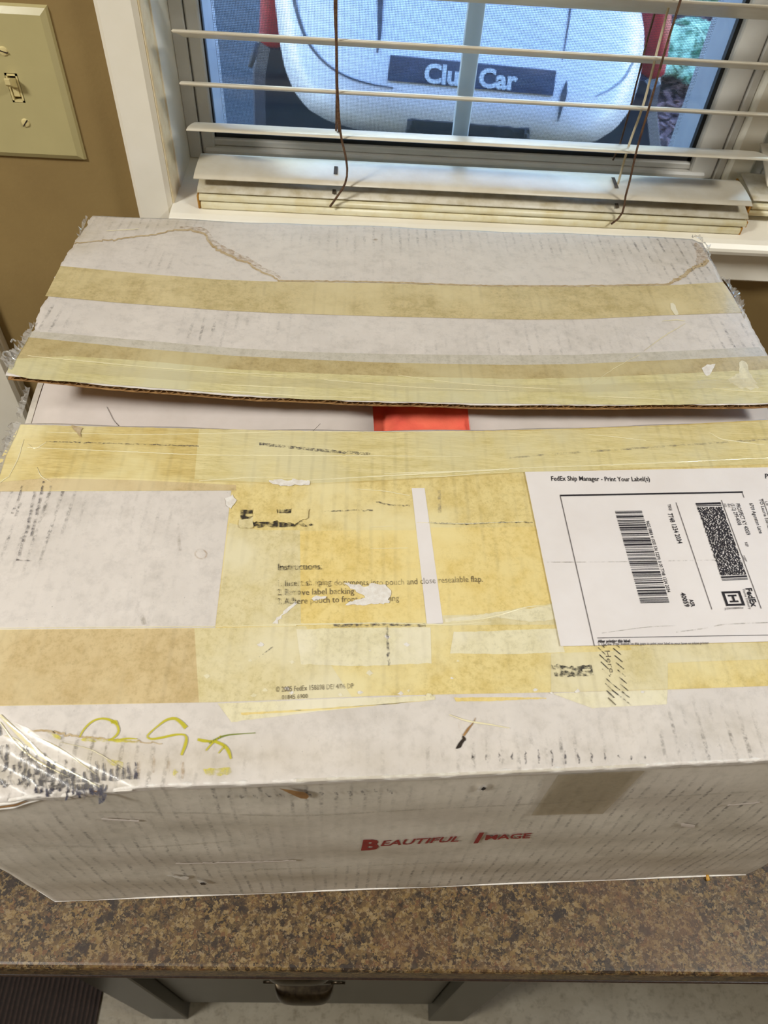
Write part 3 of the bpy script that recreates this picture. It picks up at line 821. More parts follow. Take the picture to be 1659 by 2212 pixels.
def slab_r(*a, **k):
    o = slab(*a, **k); return bpw(o, k.get('label'))
je = jag(9, .0004, 12)
slab_r('outer_liner', xl_r, xr_r, lambda x: yl(x) + je(x * 3), yrear, hr, .0004, 150, 90, PAPER, flap_rear, DB)
slab_r('inner_liner', xl_r, xr_r, lambda x: yl(x) + .0003 + je(x * 5 + 1), yrear, lambda x, y: hr(x, y) - .0038, .0005, 60, 20, M_KRAFT, flap_rear)
fl = MB(); x = xl_r(0) + .002; V1 = []
while x < xr_r(0) - .001:
    y0 = yl(x) + .0006; zc = hr(x, y0) - .00215
    zz = zc + .00138 * math.sin(2 * math.pi * x / .0078)
    V1.append(((x, y0 + .0004 * math.sin(x * 900), zz), (x, y0 + .014, zz + (hr(x, y0 + .014) - hr(x, y0)))))
    x += .00065
fv = [p for a in V1 for p in a]; ff = [(2 * i, 2 * i + 2, 2 * i + 3, 2 * i + 1) for i in range(len(V1) - 1)]
o = link('corrugated_core', fv, ff, M_KRAFTD, flap_rear); bpw(o)
sd = o.modifiers.new('thickness', 'SOLIDIFY'); sd.thickness = .00035
# --- inner flaps left and right, with the gap between them
pl = [atz((805, 878), ZI), atz((808, 929), ZI)]; pr_ = [atz((1011, 880), ZI), atz((1017, 931), ZI)]
xa = lambda y: pl[1][0] + (pl[0][0] - pl[1][0]) * (y - pl[1][1]) / (pl[0][1] - pl[1][1])
xb = lambda y: pr_[1][0] + (pr_[0][0] - pr_[1][0]) * (y - pr_[1][1]) / (pr_[0][1] - pr_[1][1])
pL = [atz((52, 912), ZI), atz((72, 835), ZI)]
xc_ = lambda y: pL[0][0] + (pL[1][0] - pL[0][0]) * (y - pL[0][1]) / (pL[1][1] - pL[0][1])
y0i, y1i = .150, .615
slab('inner_flap', lambda t: float(np.interp(y0i + (y1i - y0i) * t, [.15, .25, .37, .50, .625], [-.2185, -.2240, -.2290, -.2350, -.2395])) + .0008, lambda t: xa(y0i + (y1i - y0i) * t), lambda x: y0i, lambda x: y1i, hi_, .004, 10, 30, M_PLAIN, box)
slab('inner_flap', lambda t: xb(y0i + (y1i - y0i) * t), lambda t: .312 - .006 * t, lambda x: y0i + .005, lambda x: y1i, hi_, .004, 10, 30, M_PLAIN, box)

# --- side walls
def loft(name, top, bot, inward, mat, n=60, m=24, blobs=None, bulge=0.0, label=None, amp=.0):
    """upright board between a top and a bottom polyline"""
    T, B = spline(top, n + 1), spline(bot, n + 1); P = []
    for j in range(m + 1):
        t = j / m
        for i in range(n + 1):
            p = B[i] * (1 - t) + T[i] * t
            p = p - np.array(inward) * (bulge * math.sin(math.pi * t) + amp * (math.sin(p[0] * 47 + p[2] * 60) + math.sin(p[1] * 61 - p[2] * 90)))
            P.append(tuple(p))
    N = len(P); Q = [tuple(np.array(p) + .004 * np.array(inward)) for p in P]
    ix = lambda i, j: j * (n + 1) + i; f = []
    for j in range(m):
        for i in range(n):
            f.append((ix(i, j), ix(i + 1, j), ix(i + 1, j + 1), ix(i, j + 1)))
            f.append((N + ix(i, j), N + ix(i, j + 1), N + ix(i + 1, j + 1), N + ix(i + 1, j)))
    ns = len(f)
    for i in range(n):
        f.append((ix(i, 0), N + ix(i, 0), N + ix(i + 1, 0), ix(i + 1, 0))); f.append((ix(i, m), ix(i + 1, m), N + ix(i + 1, m), N + ix(i, m)))
    for j in range(m):
        f.append((ix(0, j), ix(0, j + 1), N + ix(0, j + 1), N + ix(0, j))); f.append((ix(n, j), N + ix(n, j), N + ix(n, j + 1), ix(n, j + 1)))
    o = link(name, P + Q, f, mat, box); o.data.polygons.foreach_set('use_smooth', [k < ns for k in range(len(f))])
    if blobs is not None: set_dirt(o, P + Q, blobs)
    return bp(o, label)
CB = CT + .0006
xsF = np.linspace(-.2150, .3225, 30)
topF = [(x, float(np.interp(x, [-.24, -.17, -.082, .02, .157, .2253, .33], [.1225, .1258, .1302, .1362, .1450, .1502, .1552])) + .0006, hf(x, yfl(x)) - .0012) for x in xsF]
botF = [(x, float(np.interp(x, [-.2154, .3229], [.1287, .1550])), CB) for x in xsF]
loft('front_panel', topF, botF, (0, 1, 0), PAPER_F, 150, 60, FB, .003, 'front panel with red lettering', .0004)
zl = lambda x, y: min(hf(x, y) - .004, hi_(x, y) + .0003)
topL = [(-.2150, .1228, zl(-.215, .1235)), (-.2185, .15, zl(-.2185, .15)), (-.2240, .25, zl(-.224, .25)), (-.2290, .37, zl(-.229, .37)), (-.2350, .50, ZI), (-.2395, .625, zr(-.392))]
botL = [(-.2154, .1290, CB), (-.2660, .1560, CB), (-.2690, .20, CB), (-.2660, .33, CB), (-.2560, .48, CB), (-.2480, .625, CB)]
loft('side_panel', topL, botL, (1, 0, 0), PAPER_F, 60, 24, FB, .004, 'left side panel, crushed at the lower front corner', .0005)
topR = [(.3225, .1555, zl(.3225, .156)), (.3235, .18, zl(.322, .18)), (.3200, .30, zl(.32, .30)), (.3160, .40, zl(.316, .39)), (.3120, .52, zr(-.392)), (.3095, .634, zr(-.389))]
botR = [(.3225, .1550, CB), (.3400, .1630, CB), (.3430, .21, CB), (.3380, .33, CB), (.3280, .48, CB), (.3180, .634, CB)]
loft('side_panel', topR, botR, (-1, 0, 0), PAPER_F, 60, 24, FB, .004, 'right side panel', .0005)
xsR = np.linspace(-.2440, .3120, 8)
loft('rear_panel', [(x, yrear(x) - .001, zr(-.389)) for x in xsR], [(x, yrear(x) + .001, CB) for x in xsR], (0, -1, 0), PAPER_F, 30, 10, FB)
bp(MB().add([(-.214, .1300, CB), (.3220, .1560, CB), (.3400, .1640, CB), (.318, .632, CB), (-.248, .624, CB), (-.265, .157, CB), (-.214, .1300, CB + .004), (.3220, .1560, CB + .004), (.3400, .1640, CB + .004), (.318, .632, CB + .004), (-.248, .624, CB + .004), (-.265, .157, CB + .004)],
    [(5, 4, 3, 2, 1, 0), (6, 7, 8, 9, 10, 11)] + [(k, (k + 1) % 6, 6 + (k + 1) % 6, 6 + k) for k in range(6)]).build('bottom_panel', M_KRAFT, box))
# worn fold along the top front edge: crumpled white roll
er = MB(); xsE = np.linspace(-.2160, .3210, 260)
er.tube([(x, yfl(x) + .0012, hf(x, yfl(x) + .001) - .0012 + .0002 * math.sin(x * 700)) for x in xsE], [.0013 + .0003 * math.sin(x * 330) * math.sin(x * 97) for x in xsE], 8)
o = er.build('worn_fold', M_WHITE_TEAR, box, True); bp(o)
# folded layers at the crushed left corner
for k, (dz, r) in enumerate(((-.003, .0016), (-.0068, .0013), (-.0100, .0012))):
    xs_ = np.linspace(-.2180, -.130 + k * .012, 60)
    o = MB().tube([(x, yfl(x) + .0002 - .0012 * math.sin((x + .22) * 60), hf(x, yfl(x)) + dz * (1 - sm(-.2, -.125 + k * .012, x)) + .0004 * math.sin(x * 500 + k)) for x in xs_], [r * (1 - .7 * i / 59) for i in range(60)], 6).build('crumpled_layer', M_WHITE_TEAR if k != 1 else M_KRAFT, box, True); bp(o)

# ------------------------------------------------------------------ patches lying on the boards
def res(poly, k):
    P = np.array(poly, float); d = np.r_[0, np.cumsum(np.linalg.norm(np.diff(P, axis=0), axis=1))]
    t = np.linspace(0, d[-1], k); return np.stack([np.interp(t, d, P[:, 0]), np.interp(t, d, P[:, 1])], 1)
def strip(name, on, h, top, bot, mat, eps, n=60, m=6, par=None, jag_amp=0, seed=1, label=None, sm_=True, nrm=None):
    """ladder patch between two outlines, resting on height field h at eps above it"""
    A, B = res(top, n + 1), res(bot, n + 1)
    r = np.random.default_rng(seed)
    if jag_amp:
        A[:, 1] += np.cumsum(r.normal(0, jag_amp, n + 1)) * .3 + r.normal(0, jag_amp, n + 1)
        B[:, 1] += np.cumsum(r.normal(0, jag_amp, n + 1)) * .3 + r.normal(0, jag_amp, n + 1)
    P = []
    for j in range(m + 1):
        for i in range(n + 1):
            q = A[i] * (1 - j / m) + B[i] * (j / m)
            p = on(q)
            if h is not None: P.append((p[0], p[1], h(p[0], p[1]) + eps))
            else: P.append((p[0], p[1] - eps, p[2]))
    f = [(j * (n + 1) + i, (j + 1) * (n + 1) + i, (j + 1) * (n + 1) + i + 1, j * (n + 1) + i + 1) for j in range(m) for i in range(n)]
    o = link(name, P, f, mat, par or box, sm_)
    (bpw if par is flap_rear else bp)(o, label)
    return o
def blob(name, on, h, poly, mat, eps, par=None, jitter=0, seed=1, label=None, k=None):
    import bmesh
    P = np.array(poly + [poly[0]], float); L = np.sum(np.linalg.norm(np.diff(P, axis=0), axis=1))
    Q = res(P, k or max(12, int(L / 6)))[:-1]
    if jitter: Q = Q + np.random.default_rng(seed).normal(0, jitter, Q.shape)
    bm = bmesh.new(); vs = []
    for q in Q:
        p = on(q); vs.append(bm.verts.new((p[0], p[1], h(p[0], p[1]) + eps) if h is not None else (p[0], p[1] - eps, p[2])))
    es = [bm.edges.new((vs[i], vs[(i + 1) % len(vs)])) for i in range(len(vs))]
    bmesh.ops.triangle_fill(bm, edges=es, use_beauty=True)
    me = bpy.data.meshes.new(name); bm.to_mesh(me); bm.free(); me.materials.append(mat)
    o = bpy.data.objects.new(name, me); COL.objects.link(o); o.parent = par or box
    (bpw if par is flap_rear else bp)(o, label); return o
def ribbon(name, on, h, pts, wd, mat, eps, par=None, n=None, label=None, ridge=0.0, jitter=0, seed=1):
    """thin stroke of width wd (px, or list) following pts; ridge > 0 makes it a raised crease"""
    L = np.sum(np.linalg.norm(np.diff(np.array(pts, float), axis=0), axis=1))
    n = n or max(8, int(L / 5)); C_ = spline(pts, n) if len(pts) > 2 else res(pts, n)
    if jitter: C_ = C_ + np.random.default_rng(seed).normal(0, jitter, C_.shape)
    W = np.interp(np.linspace(0, 1, n), np.linspace(0, 1, len(wd)), wd) if hasattr(wd, '__len__') else np.full(n, wd)
    P = []
    for i in range(n):
        t = C_[min(i + 1, n - 1)] - C_[max(i - 1, 0)]; t = t / (np.linalg.norm(t) + 1e-9); nn = np.array([-t[1], t[0]])
        for s_, e in ((-.5, 0), (0, ridge), (.5, 0)):
            p = on(C_[i] + nn * W[i] * s_)
            P.append((p[0], p[1], h(p[0], p[1]) + eps + e) if h is not None else (p[0], p[1] - eps - e, p[2]))
    f = []
    for i in range(n - 1):
        for k in (0, 1): f.append((3 * i + k, 3 * i + k + 1, 3 * i + k + 4, 3 * i + k + 3))
    o = link(name, P, f, mat, par or box, True)
    (bpw if par is flap_rear else bp)(o, label); return o
R_ = dict(par=flap_rear)
# rear flap: water stained zone, its brown edge, tape bands
edge_pts = [(160, 526), (200, 522), (250, 518), (290, 512), (330, 508), (355, 502), (385, 497), (415, 499), (440, 505), (452, 522), (470, 540), (490, 549), (515, 562), (535, 568), (548, 577), (570, 590), (590, 597), (603, 608)]
ribbon('water_stain', onr, hr, edge_pts, [2, 2, 3, 3, 3, 3, 4, 4, 5, 5, 4, 4, 3], STAIN, .00022, n=90, jitter=1.0, **R_)
ribbon('water_stain', onr, hr, [(p[0] + 3, p[1] - 6) for p in edge_pts[6:]], [4, 10, 14, 12, 8, 5], STAINF, .00016, n=24, jitter=.8, **R_)
ribbon('water_stain', onr, hr, [(1440, 616), (1465, 603), (1475, 598), (1490, 585), (1503, 577), (1520, 571), (1530, 560)], [5, 6, 8, 6, 9], STAIN, .00022, n=60, jitter=1.4, **R_)
blob('water_stain', onr, hr, [(1497, 524), (1512, 530), (1528, 548), (1531, 566), (1512, 578), (1500, 570), (1505, 552)], STAINF, .00018, jitter=1.6, **R_)
blob('water_stain', onr, hr, [(806, 518), (812, 515), (818, 519), (812, 522)], STAINF, .00022, **R_)
ribbon('water_stain', onr, hr, [(600, 607), (830, 610), (1030, 617), (1240, 618), (1440, 615)], 3.2, STAIN, .00030, n=120, jitter=.5, **R_)
strip('tape', onr, hr, [(131, 575), (300, 591), (480, 605), (600, 609), (830, 612), (1030, 619), (1240, 620), (1440, 617), (1562, 610)],
      [(98, 640), (250, 654), (400, 665), (480, 671), (600, 677), (830, 684), (1030, 689), (1140, 691), (1260, 690), (1420, 682), (1604, 676)], T_TAN, .00025, 120, 8, label='upper tan tape band', **R_)
strip('tape', onr, hr, [(68, 716), (150, 722), (310, 736), (500, 752), (640, 760), (830, 765), (1100, 768), (1240, 767), (1430, 760), (1640, 750)],
      [(60, 729), (150, 738), (310, 754), (500, 769), (640, 776), (830, 784), (1100, 789), (1240, 787), (1430, 779), (1655, 769)], T_DUST, .00018, 120, 2, label='dusty clear edge of tape', **R_)
strip('tape', onr, hr, [(60, 729), (150, 738), (310, 754), (500, 769), (640, 776), (830, 784), (1100, 789), (1240, 787), (1430, 779), (1660, 769)],
      [(20, 780), (150, 772), (310, 782), (500, 800), (640, 808), (830, 815), (1100, 822), (1240, 820), (1430, 812), (1690, 800)], T_TAN2, .00028, 120, 5, label='lower tan tape band', **R_)
strip('tape', onr, hr, [(24, 776), (150, 770), (310, 780), (500, 798), (640, 806), (830, 813), (1100, 820), (1240, 818), (1430, 810), (1690, 798)],
      [(16, 805), (60, 818.5), (100, 822), (200, 828.5), (350, 839.5), (500, 851.5), (650, 863.5), (830, 868), (1029, 872.5), (1229, 874.5), (1429, 875.5), (1659, 871.5), (1690, 871)], T_LIME, .00036, 140, 6, jag_amp=.3, label='greenish glossy tape along the flap edge', **R_)
strip('tape', onr, hr, [(150, 785), (500, 812), (830, 828), (1240, 834), (1640, 818)], [(150, 806), (500, 832), (830, 845), (1240, 850), (1650, 838)], M_CLEAR, .0006, 120, 4, jag_amp=.25, label='clear tape', **R_)
def creases(specs, on, h, par, mat=None):
    for pts, wdt in specs:
        ribbon('tape_crease', on, h, pts, [.6 * q for q in wdt], mat or M_CREASE_SHINE, .0006, par=par, ridge=.0003, jitter=.25)
creases([([(60, 770), (200, 783), (350, 797), (500, 806), (620, 812)], [1, 3, 2, 3, 1]), ([(478, 832), (560, 836), (640, 840)], [1, 3, 1]), ([(700, 822), (900, 838), (1100, 846)], [1, 2, 1]),
         ([(400, 843), (520, 848), (640, 856), (800, 861)], [1, 4, 2, 1]), ([(1290, 858), (1400, 862), (1440, 866)], [1, 3, 1]), ([(1540, 840), (1600, 846), (1655, 848)], [1, 2, 1]), ([(860, 812), (1000, 830), (1200, 842)], [1, 2, 1]),
         ([(1390, 760), (1430, 730), (1480, 700)], [1, 3, 1]), ([(1270, 835), (1330, 795), (1380, 768)], [1, 2, 1]), ([(1430, 695), (1460, 692), (1480, 695)], [1, 3, 1]), ([(230, 500), (300, 496)], [1, 1])], onr, hr, flap_rear)
blob('torn_spot', onr, hr, [(1520, 792), (1545, 785), (1540, 800), (1530, 815), (1518, 808)], M_WHITE_TEAR, .0005, jitter=1.5, **R_)
blob('torn_spot', onr, hr, [(1595, 783), (1612, 781), (1618, 803), (1640, 840), (1600, 842), (1570, 822), (1598, 806)], T_GREY, .0005, jitter=2, **R_)
blob('torn_spot', onr, hr, [(1447, 655), (1457, 658), (1466, 680), (1460, 683), (1449, 670)], T_GREY, .0005, jitter=1, **R_)
# frayed tape sticking out at both sides of the lid
def fringe(pts, wdt, on, h, par, seed, drop=.0):
    r = np.random.default_rng(seed); n = max(14, int(np.sum(np.linalg.norm(np.diff(np.array(pts, float), axis=0), axis=1)) / 3.2)); C_ = res(pts, n); W = np.interp(np.linspace(0, 1, n), np.linspace(0, 1, len(wdt)), wdt)
    P = []
    for i in range(n):
        t = C_[min(i + 1, n - 1)] - C_[max(i - 1, 0)]; t /= np.linalg.norm(t); nn = np.array([-t[1], t[0]])
        w_ = W[i] * (1 + r.normal(0, .18) + .35 * (r.random() > .86))
        for s_, e in ((0, .0006), (.5, .0006 + r.normal(0, .0010)), (1, r.normal(0, .0018) - drop)):
            p = on(C_[i] + nn * w_ * s_); P.append((p[0], p[1], p[2] + e))
    f = [(3 * i + k, 3 * i + k + 1, 3 * i + k + 4, 3 * i + k + 3) for i in range(n - 1) for k in (0, 1)]
    o = link('frayed_tape', P, f, M_CLEARG, par, False); (bpw if par is flap_rear else bp)(o)
fringe([(76, 700), (60, 735), (50, 752), (36, 775), (26, 800)], [2, 14, 12, 26, 12], onr, hr, flap_rear, 4)
fringe([(44, 760), (34, 780), (30, 795)], [20, 14, 10], onr, lambda x, y: hr(x, y) - .004, flap_rear, 14)
fringe([(1608, 690), (1590, 650), (1568, 612), (1556, 600)], [2, 14, 12, 3], onr, hr, flap_rear, 8)
fringe([(190, 470), (182, 492), (170, 512)], [4, 6, 3], onr, hr, flap_rear, 12)
fringe([(1532, 556), (1524, 530), (1505, 514), (1494, 512)], [3, 5, 4, 2], onr, hr, flap_rear, 13)
fringe([(46, 915), (36, 940), (14, 985), (0, 1030), (-20, 1080)], [26, 24, 22, 20, 16], onf, hf, box, 5, .004)
fringe([(66, 838), (58, 870), (46, 905)], [8, 14, 14], lambda q: onh(q, lambda x, y: ZI), None, box, 6)
for k_, (pts) in enumerate((((16, 778), (9, 772), (12, 765), (22, 766), (26, 774)), ((26, 744), (30, 738), (36, 742)))):
    P = [onr(q) for q in pts]; P = [np.array([p[0], p[1], p[2] + .002]) for p in P]
    o = MB().tube(spline(P, 16), .0007, 5).build('frayed_tape', M_CLEARG, flap_rear, True); bpw(o)

# front flap tape mosaic
F = dict()
def fs(top, bot, mat, eps, n=60, m=6, **k): return strip('tape', onf, hf, top, bot, mat, eps, n, m, **k)
fs([(40, 932), (300, 934), (600, 938), (830, 940), (1040, 938), (1240, 933), (1450, 925), (1690, 912)], [(0, 1062), (505, 1060), (893, 1056), (1133, 1058), (1690, 1060)], T_YEL, .00022, 120, 12, label='wide yellowed tape')
fs([(0, 1034), (140, 1034), (300, 1038), (510, 1048)], [(0, 1062), (140, 1060), (300, 1060), (510, 1060)], T_PEACH, .00030, 60, 3)
fs([(44, 918), (300, 924), (600, 931), (830, 934), (1040, 932), (1240, 927), (1450, 919), (1690, 907)], [(-30, 1045), (130, 1030), (300, 1034), (420, 1040), (640, 1049), (830, 1040), (1130, 1022), (1690, 1003)], T_FRONT, .00040, 150, 14, jag_amp=.25, label='glossy wrinkled tape along the flap edge')
fs([(430, 928), (600, 932), (830, 936), (1040, 934), (1240, 929), (1450, 921), (1690, 909)], [(420, 1036), (640, 1046), (830, 1038), (1100, 1022), (1400, 1012), (1690, 1003)], T_FRONT2, .00048, 120, 12, label='paler glossy tape')
fs([(500, 1060), (700, 1056), (889, 1054)], [(465, 1357), (700, 1353), (922, 1349)], T_YEL, .00026, 60, 30, label='large yellowed tape square')
fs([(495, 1130), (560, 1146), (648, 1146)], [(466, 1352), (560, 1352), (650, 1351)], T_CREAM, .00034, 24, 20)
fs([(648, 1148), (780, 1146), (902, 1146)], [(650, 1349), (780, 1348), (920, 1345)], T_YELD, .00034, 30, 20, label='deep yellow tape square')
fs([(917, 1054), (1030, 1052), (1190, 1040)], [(956, 1346), (1100, 1330), (1215, 1305)], T_YEL, .00028, 40, 30)
fs([(924, 1140), (1050, 1140), (1190, 1138)], [(954, 1330), (1050, 1325), (1205, 1300)], T_YELD, .00034, 30, 20)
fs([(956, 1330), (1080, 1330), (1210, 1300)], [(957, 1352), (1080, 1350), (1240, 1350)], T_CREAM, .00030, 20, 4)
fs([(0, 1060), (250, 1060), (497, 1060)], [(0, 1123), (250, 1126), (485, 1130)], T_DUST, .00014, 40, 6, label='dusty clear tape') if False else None
# white paper strip between the yellow squares
strip('paper_strip', onf, hf, [(889, 1055), (917, 1055)], [(922, 1349), (957, 1346)], M_LABEL, .00046, 4, 24, label='narrow white paper strip')
# long lower tape
fs([(-60, 1361), (200, 1359), (470, 1357), (760, 1351), (950, 1348), (1215, 1345), (1690, 1340)], [(-60, 1526), (200, 1522), (470, 1517), (830, 1503), (1240, 1495), (1442, 1490), (1690, 1481)], T_YEL, .00024, 150, 12, label='long yellowed tape across the flap')
fs([(-60, 1362), (200, 1360), (420, 1358)], [(-60, 1525), (200, 1521), (430, 1518)], T_PEACH, .00030, 60, 12, label='tan part of the long tape')
fs([(420, 1358), (560, 1355), (660, 1353)], [(430, 1518), (560, 1514), (760, 1506)], T_CREAM, .00030, 40, 12)
fs([(640, 1360), (780, 1356), (930, 1356)], [(650, 1436), (780, 1440), (932, 1434)], T_GREY, .00036, 30, 8, jag_amp=.6, label='greyed scraped tape')
fs([(980, 1366), (1100, 1362), (1205, 1358)], [(972, 1412), (1100, 1414), (1220, 1410)], T_GREY, .00036, 24, 6, jag_amp=.4)
fs([(1190, 1412), (1300, 1408), (1442, 1400)], [(1190, 1496), (1300, 1493), (1442, 1489)], T_CREAM, .00036, 24, 8)
fs([(1360, 1396), (1500, 1392), (1690, 1388)], [(1380, 1436), (1500, 1430), (1690, 1424)], T_CREAM, .00040, 24, 6)
fs([(1190, 1498), (1290, 1494), (1442, 1490)], [(1280, 1530), (1330, 1527), (1440, 1522)], T_GREY, .00016, 24, 3, jag_amp=.3)
fs([(470, 1520), (700, 1510), (940, 1503)], [(500, 1560), (700, 1536), (940, 1512)], T_GREY, .00016, 40, 4, jag_amp=.5)
fs([(520, 1540), (700, 1530), (830, 1522)], [(522, 1545), (700, 1535), (942, 1512)], T_YELD, .00022, 40, 2, jag_amp=.5)
fs([(980, 1507), (1100, 1506), (1180, 1508)], [(985, 1516), (1060, 1515), (1180, 1510)], T_YELD, .00022, 30, 2, jag_amp=.4)
fs([(500, 1070), (505, 1075), (520, 1078)], [(486, 1140), (490, 1180), (498, 1200)], T_YEL, .00044, 14, 6, jag_amp=.5) if False else None
# pale torn fibres, scratches and smears
for poly, e in (([(745, 1262), (775, 1264), (790, 1272), (800, 1262), (822, 1262), (840, 1270), (848, 1282), (838, 1296), (846, 1304), (800, 1306), (745, 1308), (762, 1298), (790, 1292), (768, 1280)], .0008),
                ([(586, 1349), (600, 1335), (622, 1312), (642, 1298), (640, 1306), (618, 1325), (600, 1346)], .0006), ([(672, 1294), (690, 1288), (710, 1288), (700, 1296), (678, 1300)], .0006),
                ([(578, 1040), (640, 1038), (672, 1040), (668, 1050), (590, 1050)], .0009), ([(485, 1078), (505, 1070), (512, 1082), (498, 1100), (488, 1092)], .0007),
                ([(745, 1262), (770, 1262), (785, 1270), (765, 1270)], .0008)):
    blob('torn_spot', onf, hf, poly, M_WHITE_TEAR, e, jitter=1.6, seed=int(poly[0][0]))
r3 = np.random.default_rng(21)
for _ in range(26):
    x, y = r3.uniform(440, 1000), r3.uniform(1365, 1515)
    if _ % 3 == 0: x, y = r3.uniform(560, 1400), r3.uniform(1490, 1504)
    s_ = r3.uniform(2, 6)
    blob('torn_spot', onf, hf, [(x - s_ * 1.5, y), (x, y - s_), (x + s_ * 1.4, y), (x, y + s_ * .8)], T_GREY if _ % 2 else M_WHITE_TEAR, .0005, jitter=.8, seed=_, k=9)
strip('scratch', onf, hf, [(960, 1338), (1080, 1322), (1150, 1315), (1215, 1302)], [(962, 1345), (1080, 1336), (1150, 1345), (1230, 1336)], T_GREY, .0005, 40, 3, jag_amp=1)
creases([([(560, 1350), (700, 1349), (830, 1347), (960, 1350), (1060, 1345)], [2, 5, 4, 5, 2]), ([(0, 1358), (200, 1356), (480, 1354), (640, 1352)], [2, 2, 2, 4]), ([(960, 1346), (1050, 1336), (1140, 1312), (1190, 1310)], [2, 5, 5, 2]),
         ([(60, 968), (300, 978), (450, 984), (830, 986), (1000, 988)], [1, 3, 2, 3, 1]), ([(640, 1040), (900, 1025), (1130, 1012), (1300, 1006), (1659, 990)], [2, 5, 3, 4, 2]), ([(830, 1024), (960, 1020), (1100, 1016)], [2, 5, 2]), ([(840, 1032), (960, 1030), (1070, 1020)], [1, 3, 1]),
         ([(1270, 940), (1330, 945), (1395, 953)], [1, 3, 1]), ([(1550, 948), (1600, 956), (1650, 962)], [1, 4, 1]), ([(1530, 935), (1560, 950), (1590, 954)], [1, 3, 1]), ([(60, 960), (75, 970), (100, 957)], [1, 3, 1]), ([(20, 1030), (40, 990), (52, 950)], [2, 4, 2]), ([(0, 1045), (10, 1036), (22, 1030)], [2, 4, 1]),
         ([(80, 1010), (90, 1030), (110, 1042)], [1, 4, 1]), ([(430, 1040), (560, 1032), (640, 1036)], [2, 3, 1]), ([(100, 935), (300, 940), (640, 934), (1000, 935)], [1, 2, 3, 1]), ([(770, 1058), (830, 1062), (885, 1072)], [1, 3, 2]), ([(900, 1130), (1000, 1132), (1130, 1128)], [1, 3, 1]), ([(800, 1140), (850, 1138)], [1, 2]), ([(800, 1186), (880, 1185)], [1, 2])], onf, hf, box)
for pts, wdt, mt in (([(700, 1106), (760, 1104), (806, 1104)], 3, SCUFF), ([(812, 1085), (845, 1092), (885, 1094)], 3, SCUFF), ([(925, 1130), (1000, 1133), (1080, 1130), (1150, 1130)], 3, SCUFF), ([(560, 960), (700, 975), (800, 982)], 6, SCUFF), ([(100, 955), (330, 962), (430, 965)], 2, SCUFF),
                     ([(835, 1352), (838, 1400), (840, 1438)], 5, SCUFF), ([(720, 1352), (830, 1350), (920, 1352)], 7, SCUFF), ([(560, 1420), (590, 1398)], 2, SCUFF), ([(1100, 990), (1300, 975), (1659, 950)], 4, DUSTM), ([(1200, 1068), (1204, 1110), (1218, 1180)], 7, DUSTM), ([(1190, 1212), (1200, 1260), (1210, 1330)], 8, DUSTM),
                     ([(948, 1060), (950, 1110)], 7, DUSTM), ([(300, 1310), (312, 1350)], 8, DUSTM), ([(385, 1130), (388, 1190)], 4, DUSTM), ([(75, 1062), (62, 1130), (38, 1210)], 4, SCUFF), ([(95, 1040), (82, 1100), (68, 1160)], 4, SCUFF), ([(35, 1211), (65, 1212)], 3, SCUFF), ([(110, 1050), (96, 1120)], 4, DUSTM), ([(48, 1050), (36, 1090), (25, 1110)], 3, SCUFF)):
    ribbon('scuff_mark', onf, hf, pts, wdt, mt, .0007, jitter=.6)
ribbon('ring_stain', onf, hf, [(421, 1196), (428, 1188), (440, 1189), (447, 1197), (442, 1206), (430, 1207), (422, 1200), (421, 1196)], 3, STAINF, .0004)
blob('torn_spot', onf, hf, [(155, 920), (180, 926), (174, 934), (176, 948), (168, 938), (160, 930)], STAIN, .0010)
strip('tape', onf, hf, [(640, 1683), (1150, 1663), (1395, 1650)], [(640, 1690), (1150, 1669), (1395, 1656)], M_CLEAR, .0005, 80, 2)
# dark scuffing of the crushed corner and its folded, shiny tape
r4 = np.random.default_rng(5)
for _ in range(95):
    x = r4.uniform(0, 230); y = 1560 + x * .62 + r4.uniform(0, 1) ** .7 * (130 - x * .45)
    L = r4.uniform(8, 36)
    ribbon('scuff_mark', onf, hf, [(x, y), (x + r4.uniform(-4, 4), y + L * .5), (x + r4.uniform(-4, 4), min(y + L, 1696))], [2, r4.uniform(4, 10), 2], CRUSH, .0008, jitter=1.3, seed=_)
for _ in range(16):
    x = 90 + _ * 13.5 + r4.uniform(-3, 3); y = 1684 - max(0, _ - 9) * 1.2
    ribbon('scuff_mark', onf, hf, [(x, y - r4.uniform(16, 44)), (x, y + 6)], [2, 10], CRUSH, .0008, jitter=1.2, seed=_)
creases([([(0, 1545), (30, 1575), (60, 1605), (100, 1640), (160, 1672), (215, 1700)], [8, 16, 18, 14, 8, 3]), ([(0, 1560), (40, 1612), (90, 1650), (150, 1680)], [3, 8, 8, 2]), ([(70, 1590), (110, 1608), (150, 1632), (210, 1675)], [3, 7, 4, 2]),
         ([(130, 1604), (200, 1622), (270, 1665)], [1, 3, 1]), ([(10, 1590), (40, 1600), (70, 1640)], [3, 5, 2])], onf, hf, box)
o = strip('tape', onf, hf, [(-10, 1545), (100, 1590), (200, 1615), (300, 1690)], [(-10, 1700), (90, 1705), (180, 1706), (300, 1700)], M_CLEARC, .0012, 50, 8, jag_amp=.6, label='crumpled clear tape over the crushed corner')
ribbon('water_stain', onf, hf, [(60, 1582), (90, 1578), (130, 1585), (170, 1592), (230, 1597), (300, 1603), (350, 1607)], [4, 5, 4, 3, 2], STAIN, .0004, jitter=1.5)
for (x, y) in ((300, 1665), (332, 1655), (364, 1660), (395, 1668)):
    ribbon('scuff_mark', onf, hf, [(x, y - 22), (x, y + 14)], [2, 8, 4], STAINF, .0004, jitter=1)
